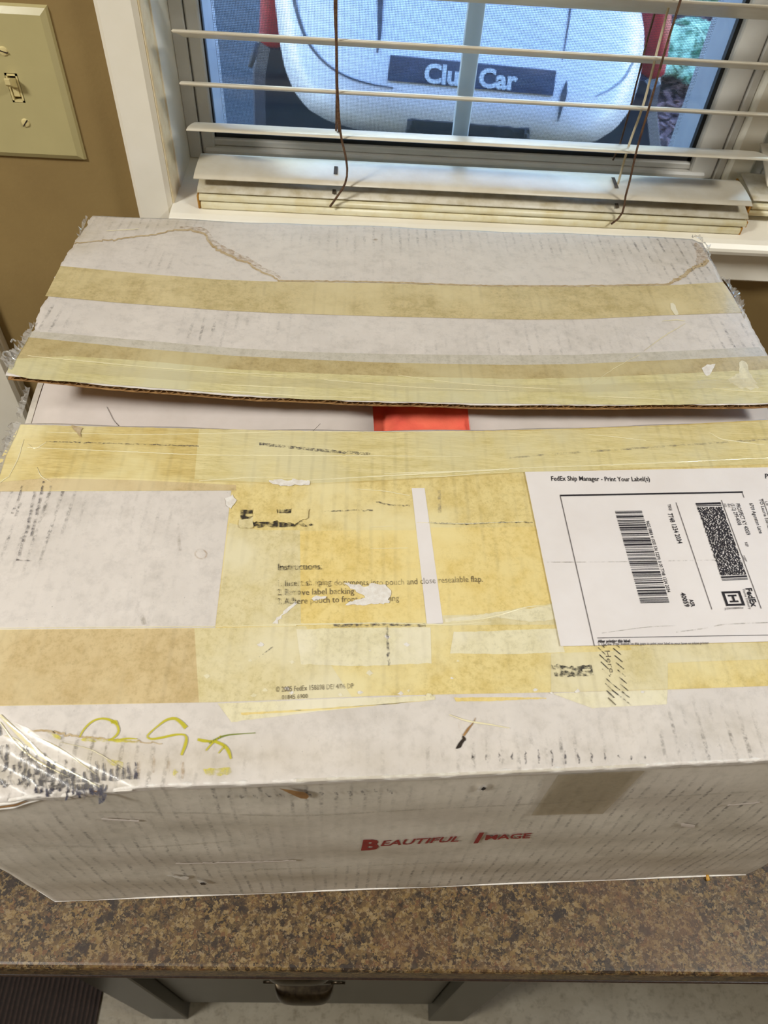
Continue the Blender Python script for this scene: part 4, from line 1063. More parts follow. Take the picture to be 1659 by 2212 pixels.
# flute ticks near the fold
for k_ in range(14):
    x = 1020 + k_ * 28.6; hgt = (6, 10, 16, 14, 22, 26, 30, 24, 22, 20, 14, 10, 8, 6)[k_]
    ribbon('scuff_mark', onf, hf, [(x, 1636 - hgt * .6), (x + 2, 1636 + hgt * .6)], [1, 5, 2], SCUFF, .0003, jitter=1.0, seed=k_)
# handwriting in yellow marker
def mark(pts, wdt, mat=M_MARK, e=.0005): ribbon('marker_writing', onf, hf, pts, wdt, mat, e)
mark([(172, 1593), (182, 1576), (200, 1559), (220, 1553), (240, 1557), (254, 1568), (256, 1582), (246, 1594), (234, 1600)], [3, 4, 4, 6, 5, 3])
mark([(234, 1600), (255, 1599), (275, 1596), (297, 1597)], [2, 4, 4, 2])
mark([(240, 1561), (250, 1560), (254, 1566)], [6, 8, 4])
mark([(402, 1573), (392, 1562), (378, 1553), (360, 1556), (340, 1570), (324, 1584), (318, 1592), (326, 1597), (350, 1594), (378, 1588), (398, 1588), (403, 1594), (401, 1608), (392, 1632)], [10, 7, 5, 3, 4, 5, 5, 4, 7, 5])
mark([(427, 1598), (440, 1601), (458, 1602)], [6, 7, 3])
mark([(452, 1606), (470, 1596), (490, 1589), (520, 1586), (552, 1584)], [4, 4, 3, 2, 2], M_MARKG)
mark([(447, 1602), (465, 1603), (485, 1612), (494, 1624), (499, 1640)], [5, 6, 7, 8, 4])
mark([(478, 1590), (460, 1605), (445, 1622)], [3, 4, 3]); mark([(487, 1610), (472, 1628)], [4, 2])
for poly in ([(440, 1662), (498, 1658), (500, 1672), (470, 1676), (444, 1674)], [(100, 1582), (125, 1586), (132, 1598), (118, 1594)], [(374, 1662), (384, 1664), (382, 1680), (376, 1678)], [(170, 1594), (300, 1600), (296, 1606), (180, 1602)], [(230, 1640), (262, 1645), (268, 1660), (240, 1656)]):
    blob('marker_writing', onf, hf, poly, M_MARKS, .0005, jitter=1.2, seed=poly[0][0])
# puncture in the flap
blob('tear', onf, hf, [(984, 1618), (990, 1606), (999, 1596), (998, 1588), (1004, 1592), (1008, 1598), (1003, 1601), (994, 1616), (988, 1620)], M_DARKHOLE, .0005, jitter=.5)
ribbon('tear', onf, hf, [(1001, 1590), (1012, 1574), (1022, 1562), (1027, 1551)], [4, 5, 2, 1], M_KRAFT, .0006)
ribbon('tear', onf, hf, [(999, 1590), (992, 1578), (990, 1562)], [3, 2, 1], STAINF, .0006)
ribbon('tape_crease', onf, hf, [(970, 1545), (1010, 1558), (1060, 1566), (1100, 1574)], [1, 4, 3, 1], M_CREASE_SHINE, .0005, ridge=.0006)

# ------------------------------------------------------------------ lettering
def glyphs(txt, bold=0.0, res_=2):
    cu = bpy.data.curves.new('lettering', 'FONT'); cu.body = txt; cu.resolution_u = res_; cu.offset = bold
    ob = bpy.data.objects.new('lettering', cu); COL.objects.link(ob)
    dg = bpy.context.evaluated_depsgraph_get(); me = bpy.data.meshes.new_from_object(ob.evaluated_get(dg))
    V = np.array([v.co[:] for v in me.vertices]); Fc = [tuple(p.vertices) for p in me.polygons]
    bpy.data.objects.remove(ob); bpy.data.curves.remove(cu); bpy.data.meshes.remove(me)
    return V, Fc
CAPH = glyphs('H')[0][:, 1].max()
def serifed(txt):
    """add small feet to the stems so the letters read as a book face"""
    return glyphs(txt)
def text(txt, b0, b1, t0, mat, on, h, eps, par, bold=0.012, name='lettering', bpf=None):
    """b0,b1: baseline start/end, t0: top of a capital at the start (photograph px)"""
    V, Fc = glyphs(txt, bold)
    x0, x1 = V[:, 0].min(), V[:, 0].max()
    O, E_, T = on(b0), on(b1), on(t0)
    U = (E_ - O) / (x1 - x0); W = (T - O) / CAPH
    P = []
    for a, b, _ in V:
        p = O + U * (a - x0) + W * b
        if h is not None: P.append((p[0], p[1], h(p[0], p[1]) + eps))
        else: P.append((p[0], wf_y(p[0], p[2]) - eps, p[2]))
    o = link(name, P, Fc, mat, par)
    (bpf or (bpw if par is flap_rear else bp))(o); return o
TA = dict(on=onf, h=hf, par=box)
text('FedEx', (519, 1139), (664, 1137), (520, 1105), INK_WORN, eps=.0009, bold=.04, **TA)
for poly, mt_ in (([(516, 1126), (534, 1124), (546, 1118), (548, 1142), (517, 1143)], T_CREAM), ([(547, 1102), (597, 1102), (600, 1126), (585, 1130), (566, 1129), (546, 1131)], T_YEL), ([(598, 1112), (636, 1110), (636, 1132), (612, 1131), (598, 1128)], T_YEL), ([(630, 1100), (668, 1102), (664, 1122), (650, 1126), (634, 1136)], T_YEL)):
    blob('torn_spot', onf, hf, poly, mt_, .0012, jitter=.8, seed=3)
text('.', (667, 1137), (675, 1137), (667, 1114), INK_WORN, eps=.0011, **TA)
text('Instructions:', (601, 1234), (696, 1232), (601, 1220), INK_WORN, bold=0, eps=.0011, **TA)
text('1. Insert shipping', (601, 1269), (716, 1266), (601, 1256), INK_WORN, bold=0, eps=.0012, **TA)
text('documents into pouch and close resealable flap.', (722, 1266), (1043, 1258), (722, 1253), INK_FADE, bold=0, eps=.0007, **TA)
text('2. Remo', (600, 1288), (650, 1287), (600, 1275), INK_WORN, bold=0, eps=.0012, **TA)
text('ve label backing', (652, 1287), (765, 1284), (652, 1274), INK_FADE, bold=0, eps=.0007, **TA)
text('3. Adh', (600, 1308), (640, 1306), (600, 1295), INK_WORN, bold=0, eps=.0012, **TA)
text('ere pouch to front of packaging', (642, 1306), (862, 1299), (642, 1293), INK_FADE, bold=0, eps=.0007, **TA)
text('\u00a9 2005 FedEx 158898 DE/ 4/06 DP', (596, 1496), (764, 1488), (596, 1485), INK_FADE, bold=0, eps=.0007, **TA)
text('01845 6900', (609, 1512), (665, 1509), (609, 1503), INK_FADE, bold=0, eps=.0007, **TA)
text('Press Here.', (1291, 1350), (1318, 1459), (1302, 1350), INK_FADE, bold=0, eps=.0005, **TA)
for k_ in range(9):
    y = 1392 + k_ * 15.5; x = 1293 + (y - 1392) * .2
    ribbon('hatch_mark', onf, hf, [(x - 5, y - 8), (x + 12, y + 8)], 2.0, INK_FADE if k_ > 7 else INK_WORN, .0006, n=8)
    ribbon('hatch_mark', onf, hf, [(x + 28, y - 6), (x + 45, y + 8)], 2.0, INK_WORN, .0006, n=8)
    if k_ in (5, 6): ribbon('hatch_mark', onf, hf, [(x + 12, y + 8), (x + 30, y + 22)], 2.0, INK_WORN, .0006, n=8)
strip('black_patch', onf, hf, [(1190, 1437), (1230, 1440), (1277, 1438)], [(1198, 1463), (1230, 1463), (1281, 1462)], INK_SCRIB, .0008, 20, 4, jag_amp=1.2)
blob('torn_spot', onf, hf, [(1257, 1447), (1276, 1447), (1276, 1450), (1257, 1451)], T_CREAM, .0010)

# ------------------------------------------------------------------ shipping paper
LB = [(1133, 1022), (1210, 1398)]
hl = lambda x, y: hf(x, y) + .0013
lab = strip('shipping_paper', onf, hf, [(1133, 1022), (1400, 1017), (1659, 1012), (1745, 1010)], [(1210, 1398), (1430, 1394), (1659, 1388), (1900, 1382)], M_LABEL, .0013, 60, 30, label='white printed shipping paper')
lab.location = (0, 0, 0)
def lp(o, label=None):
    o.matrix_parent_inverse = Matrix.Translation(box.location).inverted() @ Matrix.Identity(4)
    o.matrix_parent_inverse = (Matrix.Translation(box.location) @ lab.matrix_parent_inverse).inverted()
    if label: o['label'] = label
    return o
def on_l(q): return onh(q, hl)
TL = dict(on=on_l, h=hl, par=lab, eps=.0003, bpf=lp, name='print')
text('FedEx Ship Manager - Print Your Label(s)', (1191, 1039), (1404, 1039.5), (1190, 1029.5), M_INK, **TL)
text('Page 1', (1653, 1034), (1690, 1033), (1652, 1024), M_INK, **TL)
text('7748 1234 2034', (1442, 1110), (1464.5, 1175), (1451.5, 1109), M_INK, bold=.02, **TL)
text('TRK#', (1441, 1090), (1446, 1103.5), (1447.5, 1089.5), M_INKG, bold=.02, **TL)
text('9622 0883 4 (000 536 5259) 0 00 7748 1234 2034', (1395, 1126), (1441.5, 1280), (1401.5, 1125.5), M_INK, bold=.012, **TL)
text('40059', (1469, 1281), (1480, 1312), (1478.5, 1280), M_INK, bold=.03, **TL)
text('ASR', (1488, 1295.5), (1493.5, 1312), (1496, 1294.5), M_INK, bold=.03, **TL)
text('FedEx', (1610, 1271.5), (1623.5, 1312), (1622.5, 1270.5), M_INK, bold=.035, **TL)
text('Home Delivery', (1603.5, 1273.5), (1618, 1317), (1608.5, 1273), M_INKG, bold=.01, **TL)
text('PROSPECT KY 40059', (1589, 1089), (1613, 1156.5), (1597, 1088), M_INK, bold=.01, **TL)
text('(512) 299-4008', (1577.5, 1089), (1594, 1135), (1585.5, 1088.5), M_INK, bold=.01, **TL)
text('6709 Agunston Lane', (1618, 1087.5), (1640.5, 1153), (1625.5, 1087), M_INK, bold=.01, **TL)
text('TO Laurie Storland', (1639, 1078.5), (1661, 1150), (1645.5, 1078), M_INK, bold=.006, **TL)
text('US', (1651.5, 1083.5), (1656, 1093), (1657, 1083), M_INKG, **TL)
text('INV', (1570, 1089), (1573, 1097), (1575, 1088.5), M_INKG, **TL)
text('PO', (1562, 1089), (1565, 1096), (1567, 1088.5), M_INKG, **TL)
text('REF', (1608, 1172), (1611.5, 1181.5), (1613.5, 1171.5), M_INKG, **TL)
text('DEPT', (1602.5, 1201), (1608, 1214), (1608, 1200.5), M_INKG, **TL)
text('After printing this label:', (1291, 1388.8), (1362, 1388), (1291, 1382.5), M_INK, bold=.03, **TL)
text("1. Use the 'Print' button on this page to print your label to your laser or inkjet printer.", (1293, 1395), (1532, 1391.5), (1293, 1389.8), M_INKG, **TL)
text('J153015080903uv', (1565, 1317.5), (1606, 1315), (1564.5, 1313.5), M_INKG, **TL)
def qmesh(name, quads, mat, label=None, kind=None):
    v, f = [], []
    for Q in quads:
        f.append(tuple(range(len(v), len(v) + len(Q))))
        for q in Q:
            p = on_l(q); v.append((p[0], p[1], hl(p[0], p[1]) + .0003))
    o = link(name, v, f, mat, lab); lp(o, label)
    if kind: o['kind'] = kind
    return o
def line(a, b, w_=2.0, k_=14):
    a, b = np.array(a, float), np.array(b, float); t = (b - a) / np.linalg.norm(b - a); n_ = np.array([-t[1], t[0]]) * w_ / 2
    return [[a + (b - a) * i / k_ + n_, a + (b - a) * (i + 1) / k_ + n_, a + (b - a) * (i + 1) / k_ - n_, a + (b - a) * i / k_ - n_] for i in range(k_)]
qmesh('ruled_line', line((1209, 1071), (1604, 1063.5), 3.4, 24), M_INK, 'thick black rule')
qmesh('ruled_line', line((1209.5, 1070), (1284, 1397), 1.6, 20), M_INKG)
qmesh('ruled_line', line((1460, 1086), (1537.5, 1317), 1.5), M_INKG)
qmesh('ruled_line', line((1558, 1081), (1644, 1315), 1.5), M_INKG)
qmesh('ruled_line', line((1602.5, 1063), (1607, 1075.5), 1.3, 2), M_INKG)
qmesh('ruled_line', line((1647, 1078), (1672, 1150), 1.3, 6), M_INKG)
qmesh('ruled_line', line((1290, 1378.5), (1700, 1371.5), 1.6, 24), M_INKG)
def bil(c, u, v_):
    c = [np.array(q, float) for q in c]; return (c[0] * (1 - u) + c[1] * u) * (1 - v_) + (c[3] * (1 - u) + c[2] * u) * v_
C1 = [(1328, 1104.5), (1386, 1103.5), (1446, 1303), (1384, 1304.5)]
rb = np.random.default_rng(11); t_ = 0.0; Qs = []
while t_ < 1:
    b_ = rb.choice([1, 1, 2, 3, 4], p=[.3, .2, .25, .15, .1]) / 205; g_ = rb.choice([1, 2, 3], p=[.5, .32, .18]) / 205
    if t_ > .955: b_ = .008
    e_ = min(t_ + b_, 1.0); Qs.append([bil(C1, 0, t_), bil(C1, 1, t_), bil(C1, 1, e_), bil(C1, 0, e_)]); t_ = e_ + g_
qmesh('barcode', Qs, M_INK, 'long black barcode')
C2 = [(1502, 1087), (1556, 1085.5), (1617, 1256), (1561, 1258.5)]
Qs = []
def bar(u0, u1, v0, v1): Qs.append([bil(C2, u0, v0), bil(C2, u1, v0), bil(C2, u1, v1), bil(C2, u0, v1)])
bar(0, 1, 0, .024)
for k_ in range(3): bar(0, 1, .029 + k_ * .006, .033 + k_ * .006)
bar(0, 1, .925, .948)
for k_ in range(2): bar(0, 1, .957 + k_ * .014, .965 + k_ * .014)
nv, nu = 74, 60
for i in range(nv):
    j = int(rb.integers(0, 3)); vv0 = .055 + .86 * i / nv; vv1 = .055 + .86 * (i + 1) / nv
    while j < nu:
        L = int(rb.choice([2, 3, 5, 8, 12], p=[.2, .3, .25, .15, .1])); G = int(rb.choice([1, 2, 3, 4], p=[.3, .3, .25, .15]))
        bar(j / nu, min(j + L, nu) / nu, vv0, vv1); j += L + G
qmesh('barcode', Qs, M_INK, 'dense stacked-row barcode', 'stuff')
C3 = [(1557.5, 1278.2), (1598, 1277), (1609.5, 1308.5), (1568.5, 1309.8)]
Qs = []
for (a, b, c, d) in ((0, 1, 0, .14), (0, 1, .86, 1), (0, .14, .14, .86), (.86, 1, .14, .86), (.27, .73, .24, .36), (.27, .73, .64, .76), (.45, .57, .36, .64)):
    Qs.append([bil(C3, a, c), bil(C3, b, c), bil(C3, b, d), bil(C3, a, d)])
qmesh('square_emblem', Qs, M_INK, 'black square frame with a letter H')
for pts, wd_ in (([(1460, 1366), (1520, 1358), (1560, 1350), (1659, 1345)], 1.6), ([(1180, 1215), (1330, 1214), (1560, 1210)], 1.2), ([(1300, 1368), (1400, 1355), (1460, 1352)], 1.0)):
    o = ribbon('paper_wrinkle', on_l, hl, pts, wd_ * 1.6, DUSTM, .0003, ridge=.0002); o.parent = lab; lp(o)

# ------------------------------------------------------------------ front panel: lettering, tape, wear
TW = dict(on=onw, h=None, par=box, eps=.0009, name='lettering')
text('B', (780, 1833), (817, 1831.5), (784.5, 1812.5), M_RED, bold=.05, **TW)
text('EAUTIFUL', (822, 1824.3), (990, 1814.2), (829, 1813.2), M_RED, bold=.022, **TW)
text('I', (1023, 1817.5), (1033, 1817), (1035, 1797), M_RED, bold=.05, **TW)
text('MAGE', (1047, 1811.3), (1144, 1807.2), (1050, 1801), M_RED, bold=.022, **TW)
T_FTAPE = tape_mat('tan_translucent_tape', (170, 154, 124), (160, 144, 114), None, rough=.3, alpha=.62)
strip('tape', onw, None, [(1205, 1669), (1300, 1664), (1392, 1660)], [(1147, 1757), (1220, 1755), (1301, 1754)], T_FTAPE, .0012, 16, 10, jag_amp=.3, label='tan tape end folded over the front edge')
strip('tape', onf, hf, [(1250, 1600), (1330, 1596), (1385, 1594)], [(1216, 1666), (1300, 1661), (1392, 1656)], M_CLEAR, .0006, 16, 6) if False else None
blob('tear', onw, None, [(603, 1697), (625, 1700), (660, 1706), (669, 1714), (664, 1720), (650, 1719), (634, 1712)], M_KRAFT, .0014, label='brown torn tongue of board')
blob('tear', onw, None, [(1030, 1703), (1033, 1694), (1042, 1688), (1051, 1690), (1052, 1698), (1040, 1704)], M_WHITE_TEAR, .0014, jitter=.6)
blob('tear', onw, None, [(1038, 1698), (1044, 1692), (1050, 1696), (1043, 1701)], M_DARKHOLE, .0018)
for poly, mt, e in (([(359, 1885), (372, 1886), (392, 1889), (402, 1887), (412, 1892), (400, 1897), (388, 1894)], M_WHITE_TEAR, .0014), ([(425, 1896), (440, 1898), (452, 1905), (436, 1907)], M_WHITE_TEAR, .0014), ([(432, 1902), (440, 1900), (447, 1905), (436, 1906)], M_DARKHOLE, .0018),
                    ([(524, 1877), (545, 1873), (586, 1872), (560, 1876), (535, 1880)], DUSTM, .0012)):
    blob('tear', onw, None, poly, mt, e, jitter=.5)
r5 = np.random.default_rng(8)
for k_ in range(15):
    x = 430 + k_ * 29; ribbon('scuff_mark', onw, None, [(x, 1715 - k_ * .9), (x + 12, 1722 - k_ * .9)], [2, 6, 2], SCUFF, .0010, jitter=1, seed=k_)
for pts, wd_ in (([(200, 1750), (420, 1752), (640, 1758), (900, 1745), (1240, 1728), (1659, 1704)], 2), ([(30, 1822), (300, 1826), (520, 1812)], 2), ([(480, 1878), (760, 1868), (1000, 1858)], 1.5)):
    ribbon('tape_crease', onw, None, pts, wd_, DUSTM, .0010, ridge=.0003)
for pts, wd_ in (([(380, 1862), (500, 1860), (640, 1856)], 3), ([(220, 1765), (300, 1770)], 4), ([(1570, 1736), (1640, 1730)], 3), ([(1470, 1778), (1500, 1782)], 8)):
    ribbon('tape_crease', onw, None, pts, wd_, M_PLAIN, .0010, ridge=.0003, jitter=.5)
# bright torn paper line along the bottom edges
o = MB().tube([(x, float(np.interp(x, [-.2154, .3229], [.1287, .1550])) - .0004, CB + .0007) for x in np.linspace(-.2154, .3225, 90)], .0007, 5).build('worn_fold', M_WHITE_TEAR, box, True); bp(o)
o = MB().tube([(-.2154, .1286, CB + .0010), (-.2300, .1360, CB + .0008), (-.2480, .1455, CB + .0010), (-.2665, .1560, CB + .0008)], .0010, 5).build('worn_fold', M_WHITE_TEAR, box, True); bp(o)

# ------------------------------------------------------------------ red package inside, hairs, crumb
M_REDP = Mat('red_wrapping'); vv_ = M_REDP.coord()
M_REDP.col(M_REDP.mix(M_REDP.noise(vv_, 24, 4, .6, .35, .65), s2l((255, 122, 96)), s2l((250, 98, 86)))).set(.4)
M_REDP.bump(M_REDP.noise(vv_, 60, 4, .6), .5, .003)
pk = MB(); n = 60; P = []
ZP = zr(-.4010)
r6 = np.random.default_rng(3); ang = r6.uniform(0, 3.14, 9); off = r6.uniform(-.1, .1, 9)
def crk(x, y):
    z = 0
    for a, o_ in zip(ang, off):
        d = abs((x - .055) * math.cos(a) + (y - .40) * math.sin(a) - o_ * .6); z -= .0022 * math.exp(-d / .0025)
    return z + .002 * math.sin(x * 70) * math.sin(y * 55)
for j in range(n + 1):
    for i in range(n + 1):
        x = -.06 + .24 * i / n; y = .22 + .34 * j / n
        ed = min(i, n - i, j, n - j) / n
        P.append((x, y, ZP - .012 + .012 * min(1, (ed * 12) ** .5) + crk(x, y) * min(1, ed * 8) + .0055 * sm(.020, .030, x) * sm(.092, .082, x) * sm(.30, .34, y)))
N = len(P); P2 = [(x, y, CB + .006) for x, y, z in P]
f = []
for j in range(n):
    for i in range(n):
        a = j * (n + 1) + i; f.append((a, a + 1, a + n + 2, a + n + 1)); f.append((N + a, N + a + n + 1, N + a + n + 2, N + a + 1))
for i in range(n):
    f.append((i, N + i, N + i + 1, i + 1)); b = n * (n + 1) + i; f.append((b, b + 1, N + b + 1, N + b))
    a = i * (n + 1); f.append((a, a + n + 1, N + a + n + 1, N + a)); a = i * (n + 1) + n; f.append((a, N + a, N + a + n + 1, a + n + 1))
tag(link('red_package', P + P2, f, M_REDP.m, None, True), 'red crinkled wrapped package seen through the gap between the box flaps', 'package')
M_HAIR = mottled('dark_hair', (60, 44, 34), (40, 28, 22), 300, .5, bump=0)
def hair(pts, on, up, label):
    Q = [on(q) + np.array([0, 0, up]) for q in pts]
    tag(MB().tube(spline(Q, 20), .00013, 5).build('stray_hair', M_HAIR, None, True), label, 'hair', 'stray hairs on the box')
hair([(231, 880), (238, 893), (247, 910), (262, 926)], lambda q: atz(q, ZI), .0005, 'thin dark curved hair on the white inner flap left of the red package')
hair([(676, 934), (684, 926), (692, 918)], onf, .0012, 'short pale-ended hair at the edge of the front flap')
M_CRUMB = mottled('yellow_crumb', (206, 160, 70), (180, 130, 48), 300, .5, bump=.3)
cp = atz((1527, 1897), CT); cr = MB(); P = []
for j in range(7):
    for i in range(9):
        a, b = 2 * math.pi * i / 9, math.pi * j / 6
        r_ = .0019 * (1 + .25 * math.sin(a * 3 + j)); P.append((cp[0] + r_ * math.sin(b) * math.cos(a) * .8, cp[1] + r_ * math.sin(b) * math.sin(a) * 1.5, CT + .0016 * (1 - math.cos(b)) + .0001))
cr.add(P, [(j * 9 + i, j * 9 + (i + 1) % 9, (j + 1) * 9 + (i + 1) % 9, (j + 1) * 9 + i) for j in range(6) for i in range(9)])
tag(cr.build('crumb', M_CRUMB, None, True), 'tiny yellow crumb on the countertop by the lower right box edge', 'crumb')

# ------------------------------------------------------------------ outside
GZ = zr(-1.75)
M_DRIVE = mottled('concrete_drive', (70, 70, 72), (56, 56, 58), 6, .85, bump=.3, bscale=80, dist=.004)
M_MULCH = mottled('mulch', (116, 86, 78), (70, 50, 50), 30, .95, bump=.8, bscale=40, dist=.03)
tag(MB().box(-9, 1.15, .88, 16, GZ - .1, GZ).build('driveway', M_DRIVE), kind='structure')
tag(MB().box(1.15, 12, .88, 16, GZ - .1, GZ + .02).build('garden_bed', M_MULCH), kind='structure')
tag(MB().box(-9, 1.15, 3.6, 3.615, GZ - .02, GZ + .001).build('trim_10', mottled('joint_filler', (96, 96, 96), (80, 80, 80), 30, .9)), kind='structure')
mc = MB(); rm = np.random.default_rng(4)
for _ in range(5200):
    x, y = rm.uniform(1.2, 3.6), rm.uniform(2.2, 6.4); a = rm.uniform(0, 6.28); L, W_ = rm.uniform(.015, .055), rm.uniform(.004, .014); t = rm.uniform(-.4, .4)
    c, s_ = math.cos(a), math.sin(a); z = GZ + .024 + rm.uniform(0, .025)
    pts = [(-L, -W_), (L, -W_), (L, W_), (-L, W_)]
    q = [(x + p * c - w_ * s_, y + p * s_ + w_ * c, z + p * t) for p, w_ in pts]
    mc.add(q + [(u, v_, k_ - .006) for u, v_, k_ in q], [(0, 1, 2, 3), (0, 4, 5, 1), (1, 5, 6, 2), (2, 6, 7, 3), (3, 7, 4, 0)])
M_CHIP = Mat('mulch_chips'); vc = M_CHIP.coord()
M_CHIP.col(M_CHIP.mix(M_CHIP.noise(vc, 14, 5, .8, .4, .62), s2l((150, 112, 108)), s2l((74, 50, 50)))).set(.9)
o = link('mulch_chips', mc.v, mc.f, M_CHIP.m); tag(o, 'brown bark mulch chips strewn over the garden bed outside', 'mulch', kind='stuff')
# fern-like shrubs
M_LEAF = Mat('fern_leaf'); vl = M_LEAF.coord()
M_LEAF.col(M_LEAF.mix(M_LEAF.noise(vl, 9, 4, .7, .4, .62), s2l((40, 96, 48)), s2l((200, 230, 186)))).set(.5)
M_STEM = mottled('fern_stem', (86, 96, 50), (66, 74, 38), 60, .6, bump=0)
def fern(px, y, size, seed, label):
    c = aty(px, y); r = np.random.default_rng(seed)
    root = empty('fern', (c[0], c[1], GZ + .02)); tag(root, label, 'plant', 'ferns in the garden bed')
    for k_ in range(16):
        a = k_ * 2.4 + r.uniform(-.3, .3); L = size * r.uniform(.75, 1.1); lift = r.uniform(.45, 1.0); mb = MB(); sp = []
        for i in range(9):
            t = i / 8; rr = L * t * (1 - .15 * t); zz = L * lift * (1.25 * t - .95 * t * t)
            sp.append(np.array([rr * math.cos(a), rr * math.sin(a), zz]))
        mb.tube(sp, [.004 * (1 - .8 * i / 8) for i in range(9)], 4)
        sd_ = np.array([-math.sin(a), math.cos(a), 0])
        for i in range(30):
            t = .08 + .9 * i / 29; k0 = min(int(t * 8), 7); p = sp[k0] + (sp[k0 + 1] - sp[k0]) * (t * 8 - k0); d = sp[k0 + 1] - sp[k0]; d /= np.linalg.norm(d)
            ll = L * .26 * math.sin(math.pi * min(1, t * .85 + .12)) ** .8
            for s_ in (-1, 1):
                tip = p + sd_ * s_ * ll + d * ll * .45 + np.array([0, 0, -.18 * ll]); mid = p + sd_ * s_ * ll * .5 + d * ll * .15; w_ = d * ll * .11
                mb.add([p - w_ * .5, mid - w_ + (0, 0, .004), tip, mid + w_ + (0, 0, .004), p + w_ * .5], [(0, 1, 3, 4), (1, 2, 3)])
        o = link('frond', mb.v, mb.f, M_LEAF.m, root)
fern((1492, 70), 4.4, .42, 1, 'small fern nearest the red post, lowest of the ferns seen through the window')
fern((1585, 62), 4.7, .40, 3, 'fern at the right of the garden bed, by the outer window frame')
fern((1505, 10), 5.6, .46, 2, 'fern in the middle of the garden bed, right of the red post')
fern((1600, 5), 5.9, .46, 4, 'farthest right fern, by the frame at the top of the window view')
fern((1455, -25), 6.7, .46, 5, 'fern at the back of the garden bed, behind the red post')

# golf cart
M_CART = Mat('white_cart_body'); vk = M_CART.coord()
M_CART.col(M_CART.mix(M_CART.noise(vk, 4, 4, .6, .4, .7), s2l((232, 232, 240)), s2l((216, 216, 226)))).set(.38)
M_CARTD = mottled('dark_plastic', (26, 36, 62), (20, 28, 50), 5, .5, bump=.1)  # black plastic; blue in its colour stands in for reflections and haze
M_PLQ = mottled('navy_badge', (34, 40, 62), (50, 58, 82), 30, .5, bump=.1)
M_PLQW = mottled('badge_white', (214, 218, 224), (200, 204, 210), 60, .5, bump=0)
M_REDC = mottled('red_strut', (178, 40, 54), (146, 28, 44), 8, .4, bump=0)
M_SEAM = mottled('dark_seam', (70, 76, 88), (54, 58, 70), 40, .7, bump=0)
cart = empty('golf_cart', (.25, 2.6, GZ)); tag(cart, 'white golf cart with a navy front badge and red struts, parked right outside the window', 'golf cart')
def cp_(o): o.matrix_parent_inverse = Matrix.Translation(cart.location).inverted(); return o
OUT = [(592, -60), (594, 0), (600, 50), (606, 100), (616, 150), (634, 195), (664, 235), (710, 262), (770, 280), (850, 292), (950, 302), (1060, 312), (1160, 319), (1230, 318), (1286, 306), (1330, 278), (1362, 236), (1380, 180), (1390, 120), (1392, 70), (1384, 20), (1372, -20), (1350, -70), (1320, -130), (1200, -190), (1000, -215), (800, -200), (660, -150), (605, -100)]
OC = res(OUT + [OUT[0]], 121)[:-1]; CC = np.array([1000., 70.]); YC = 1.88
nr_ = 26; P = []; n = 120
def cowl_y(r, qy=70.0): return YC - .10 * (1 - r ** 4) + .09 * max(0, r - .93) / .07 * .6 + .46 * (150 - qy) / 510
for j in range(nr_ + 1):
    r_ = j / nr_
    for i in range(n):
        q_ = CC + (OC[i] - CC) * r_; P.append(aty(q_, cowl_y(r_, q_[1])))
for (sc_, dy) in ((1.0, .10), (.985, .34), (.97, .60)):
    for i in range(n):
        b = aty(OC[i], cowl_y(1, OC[i][1])); c_ = aty(CC, cowl_y(1)); P.append(np.array([c_[0] + (b[0] - c_[0]) * sc_, b[1] + dy, c_[2] + (b[2] - c_[2]) * sc_]))
f = [(j * n + i, j * n + (i + 1) % n, (j + 1) * n + (i + 1) % n, (j + 1) * n + i) for j in range(nr_ + 3) for i in range(n)]
cp_(link('cowl', P, f, M_CART.m, cart, True))
def on_c(q):
    v_ = np.array(q, float) - CC; L = np.linalg.norm(v_) + 1e-6; d_ = v_ / L
    A = OC - CC; an = np.arctan2(A[:, 1], A[:, 0]); a0 = math.atan2(d_[1], d_[0]); k_ = np.argmin(np.abs((an - a0 + math.pi) % (2 * math.pi) - math.pi))
    return aty(q, cowl_y(min(1, L / np.linalg.norm(A[k_])), q[1]))
def on_cart(name, pts, wdt, mat, e=.004):
    n_ = 40; C_ = spline(pts, n_); W = np.interp(np.linspace(0, 1, n_), np.linspace(0, 1, len(wdt)), wdt); P = []
    for i in range(n_):
        t = C_[min(i + 1, n_ - 1)] - C_[max(i - 1, 0)]; t /= np.linalg.norm(t); nn = np.array([-t[1], t[0]])
        for s_ in (-.5, .5):
            p = on_c(C_[i] + nn * W[i] * s_); P.append((p[0], p[1] - e, p[2]))
    cp_(link(name, P, [(2 * i, 2 * i + 1, 2 * i + 3, 2 * i + 2) for i in range(n_ - 1)], mat, cart))
on_cart('seam', [(628, -40), (640, 20), (663, 85), (700, 132), (745, 162), (800, 180), (850, 188)], [8, 7, 6, 5, 4, 3], M_SEAM)
on_cart('seam', [(1372, 125), (1350, 165), (1320, 190), (1285, 207)], [3, 4, 4, 2], mottled('soft_seam', (150, 156, 166), (140, 146, 158), 40, .7, bump=0))
on_cart('groove', [(823, -60), (821, 20), (820, 70), (815, 112)], [16, 13, 10, 4], M_SEAM)
on_cart('groove', [(1236, -60), (1232, 10), (1224, 70), (1214, 128)], [3, 5, 4, 2], M_SEAM)
on_cart('groove', [(1224, 172), (1217, 205), (1209, 240), (1204, 262)], [2, 14, 8, 2], M_SEAM)
